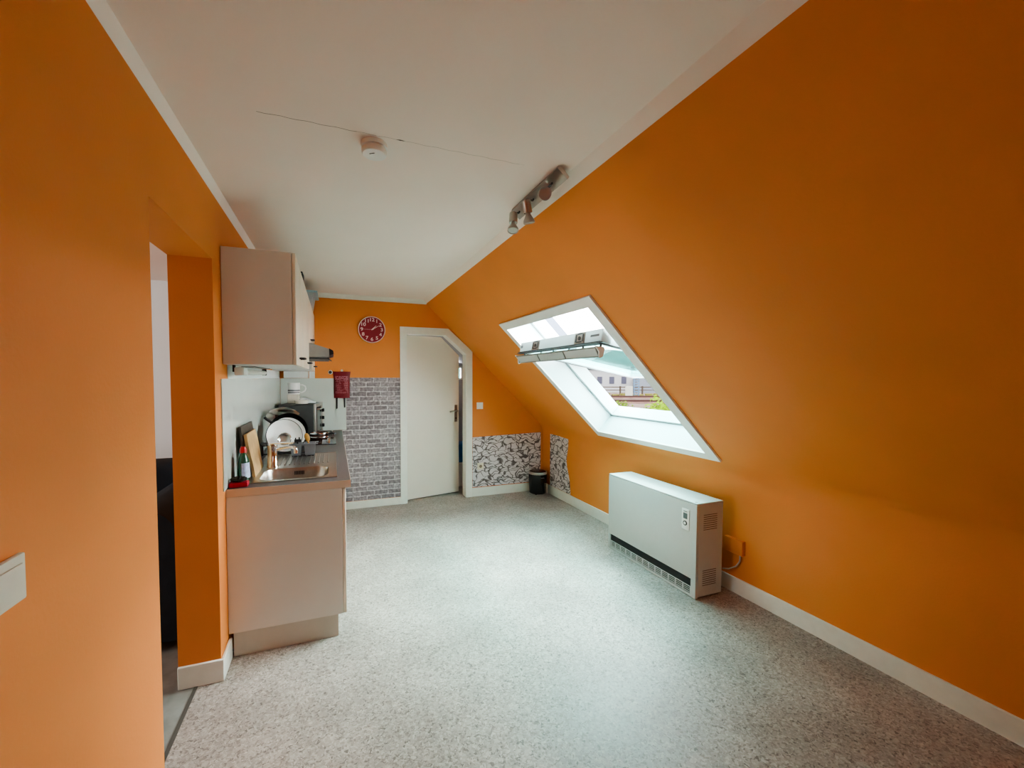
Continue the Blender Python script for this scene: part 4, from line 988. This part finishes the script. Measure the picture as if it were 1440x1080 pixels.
# ------------------------------------------------------------------ light
w = bpy.data.worlds.new('World'); bpy.context.scene.world = w; w.use_nodes = True
nt = w.node_tree; bg = nt.nodes['Background']
tc = nt.nodes.new('ShaderNodeTexCoord'); sp = nt.nodes.new('ShaderNodeSeparateXYZ'); L(nt, tc.outputs['Generated'], sp.inputs[0])
rp = nt.nodes.new('ShaderNodeValToRGB'); rp.color_ramp.elements[0].position = .45; rp.color_ramp.elements[1].position = .9
rp.color_ramp.elements[0].color = (1, .985, .96, 1); rp.color_ramp.elements[1].color = (.97, .985, 1, 1)
mr = nt.nodes.new('ShaderNodeMapRange'); mr.inputs['From Min'].default_value = -1; L(nt, sp.outputs['Z'], mr.inputs['Value']); L(nt, mr.outputs[0], rp.inputs['Fac'])
L(nt, rp.outputs[0], bg.inputs['Color']); bg.inputs['Strength'].default_value = 11.0
def area(name, loc, target, sx, sy, power, col):
    l = bpy.data.lights.new(name, 'AREA'); l.shape = 'RECTANGLE'; l.size = sx; l.size_y = sy; l.energy = power; l.color = col
    o = bpy.data.objects.new(name, l); C.objects.link(o); o.location = loc
    o.rotation_euler = (Vector(target)-Vector(loc)).to_track_quat('-Z', 'Y').to_euler(); return o
wc = W((SI0+SI1)/2, (YI0+YI1)/2, .3)
area('sky_light', wc + Vector((SA, 0, CA))*5 + Vector((0, 0, .9)), wc, 5, 4.2, 2500, (1.0, .97, .925))
area('side_room_light', (-4.0, 2.2, 1.5), (-1.0, 3.6, 1.2), 1.4, 1.4, 20, (.92, .98, 1.0))
area('rear_fill_light', (1.2, -2.5, 1.7), (.6, 2, 1.2), 1.3, 1.3, 2.5, (1.0, .97, .93))  # added fill lamp behind the camera; the wall there has no window
area('hallway_light', (.8, 5.4, 2.35), (.9, 5.4, 0), .3, .3, 2.0, (1, .95, .9))

# ------------------------------------------------------------------ camera
cam = bpy.data.cameras.new('camera'); co = bpy.data.objects.new('camera', cam); C.objects.link(co)
FPX = 580; cam.sensor_width = 36; cam.sensor_fit = 'HORIZONTAL'; cam.lens = FPX/1440*36
cam.shift_x = 35.436/1440; cam.shift_y = 14.0123/1440
yaw, pit, rol = .3566, -.0387, -.0025
r0 = Vector((math.cos(yaw), -math.sin(yaw), 0)); fw = Vector((math.sin(yaw)*math.cos(pit), math.cos(yaw)*math.cos(pit), math.sin(pit))); u0 = r0.cross(fw)
# image X = r.cos - u.sin ; image Y = r.sin + u.cos
rx = r0*math.cos(rol) - u0*math.sin(rol); ux = r0*math.sin(rol) + u0*math.cos(rol)
co.matrix_world = Matrix(((rx.x, ux.x, -fw.x, 0), (rx.y, ux.y, -fw.y, 0), (rx.z, ux.z, -fw.z, 1.5), (0, 0, 0, 1)))
cam.clip_start = .02; cam.clip_end = 600
sc = bpy.context.scene; sc.camera = co
sc.view_settings.view_transform = 'AgX'; sc.view_settings.look = 'AgX - Medium High Contrast'; sc.view_settings.exposure = 1.75
sc.cycles.max_bounces = 10; sc.cycles.diffuse_bounces = 7; sc.cycles.use_denoising = True
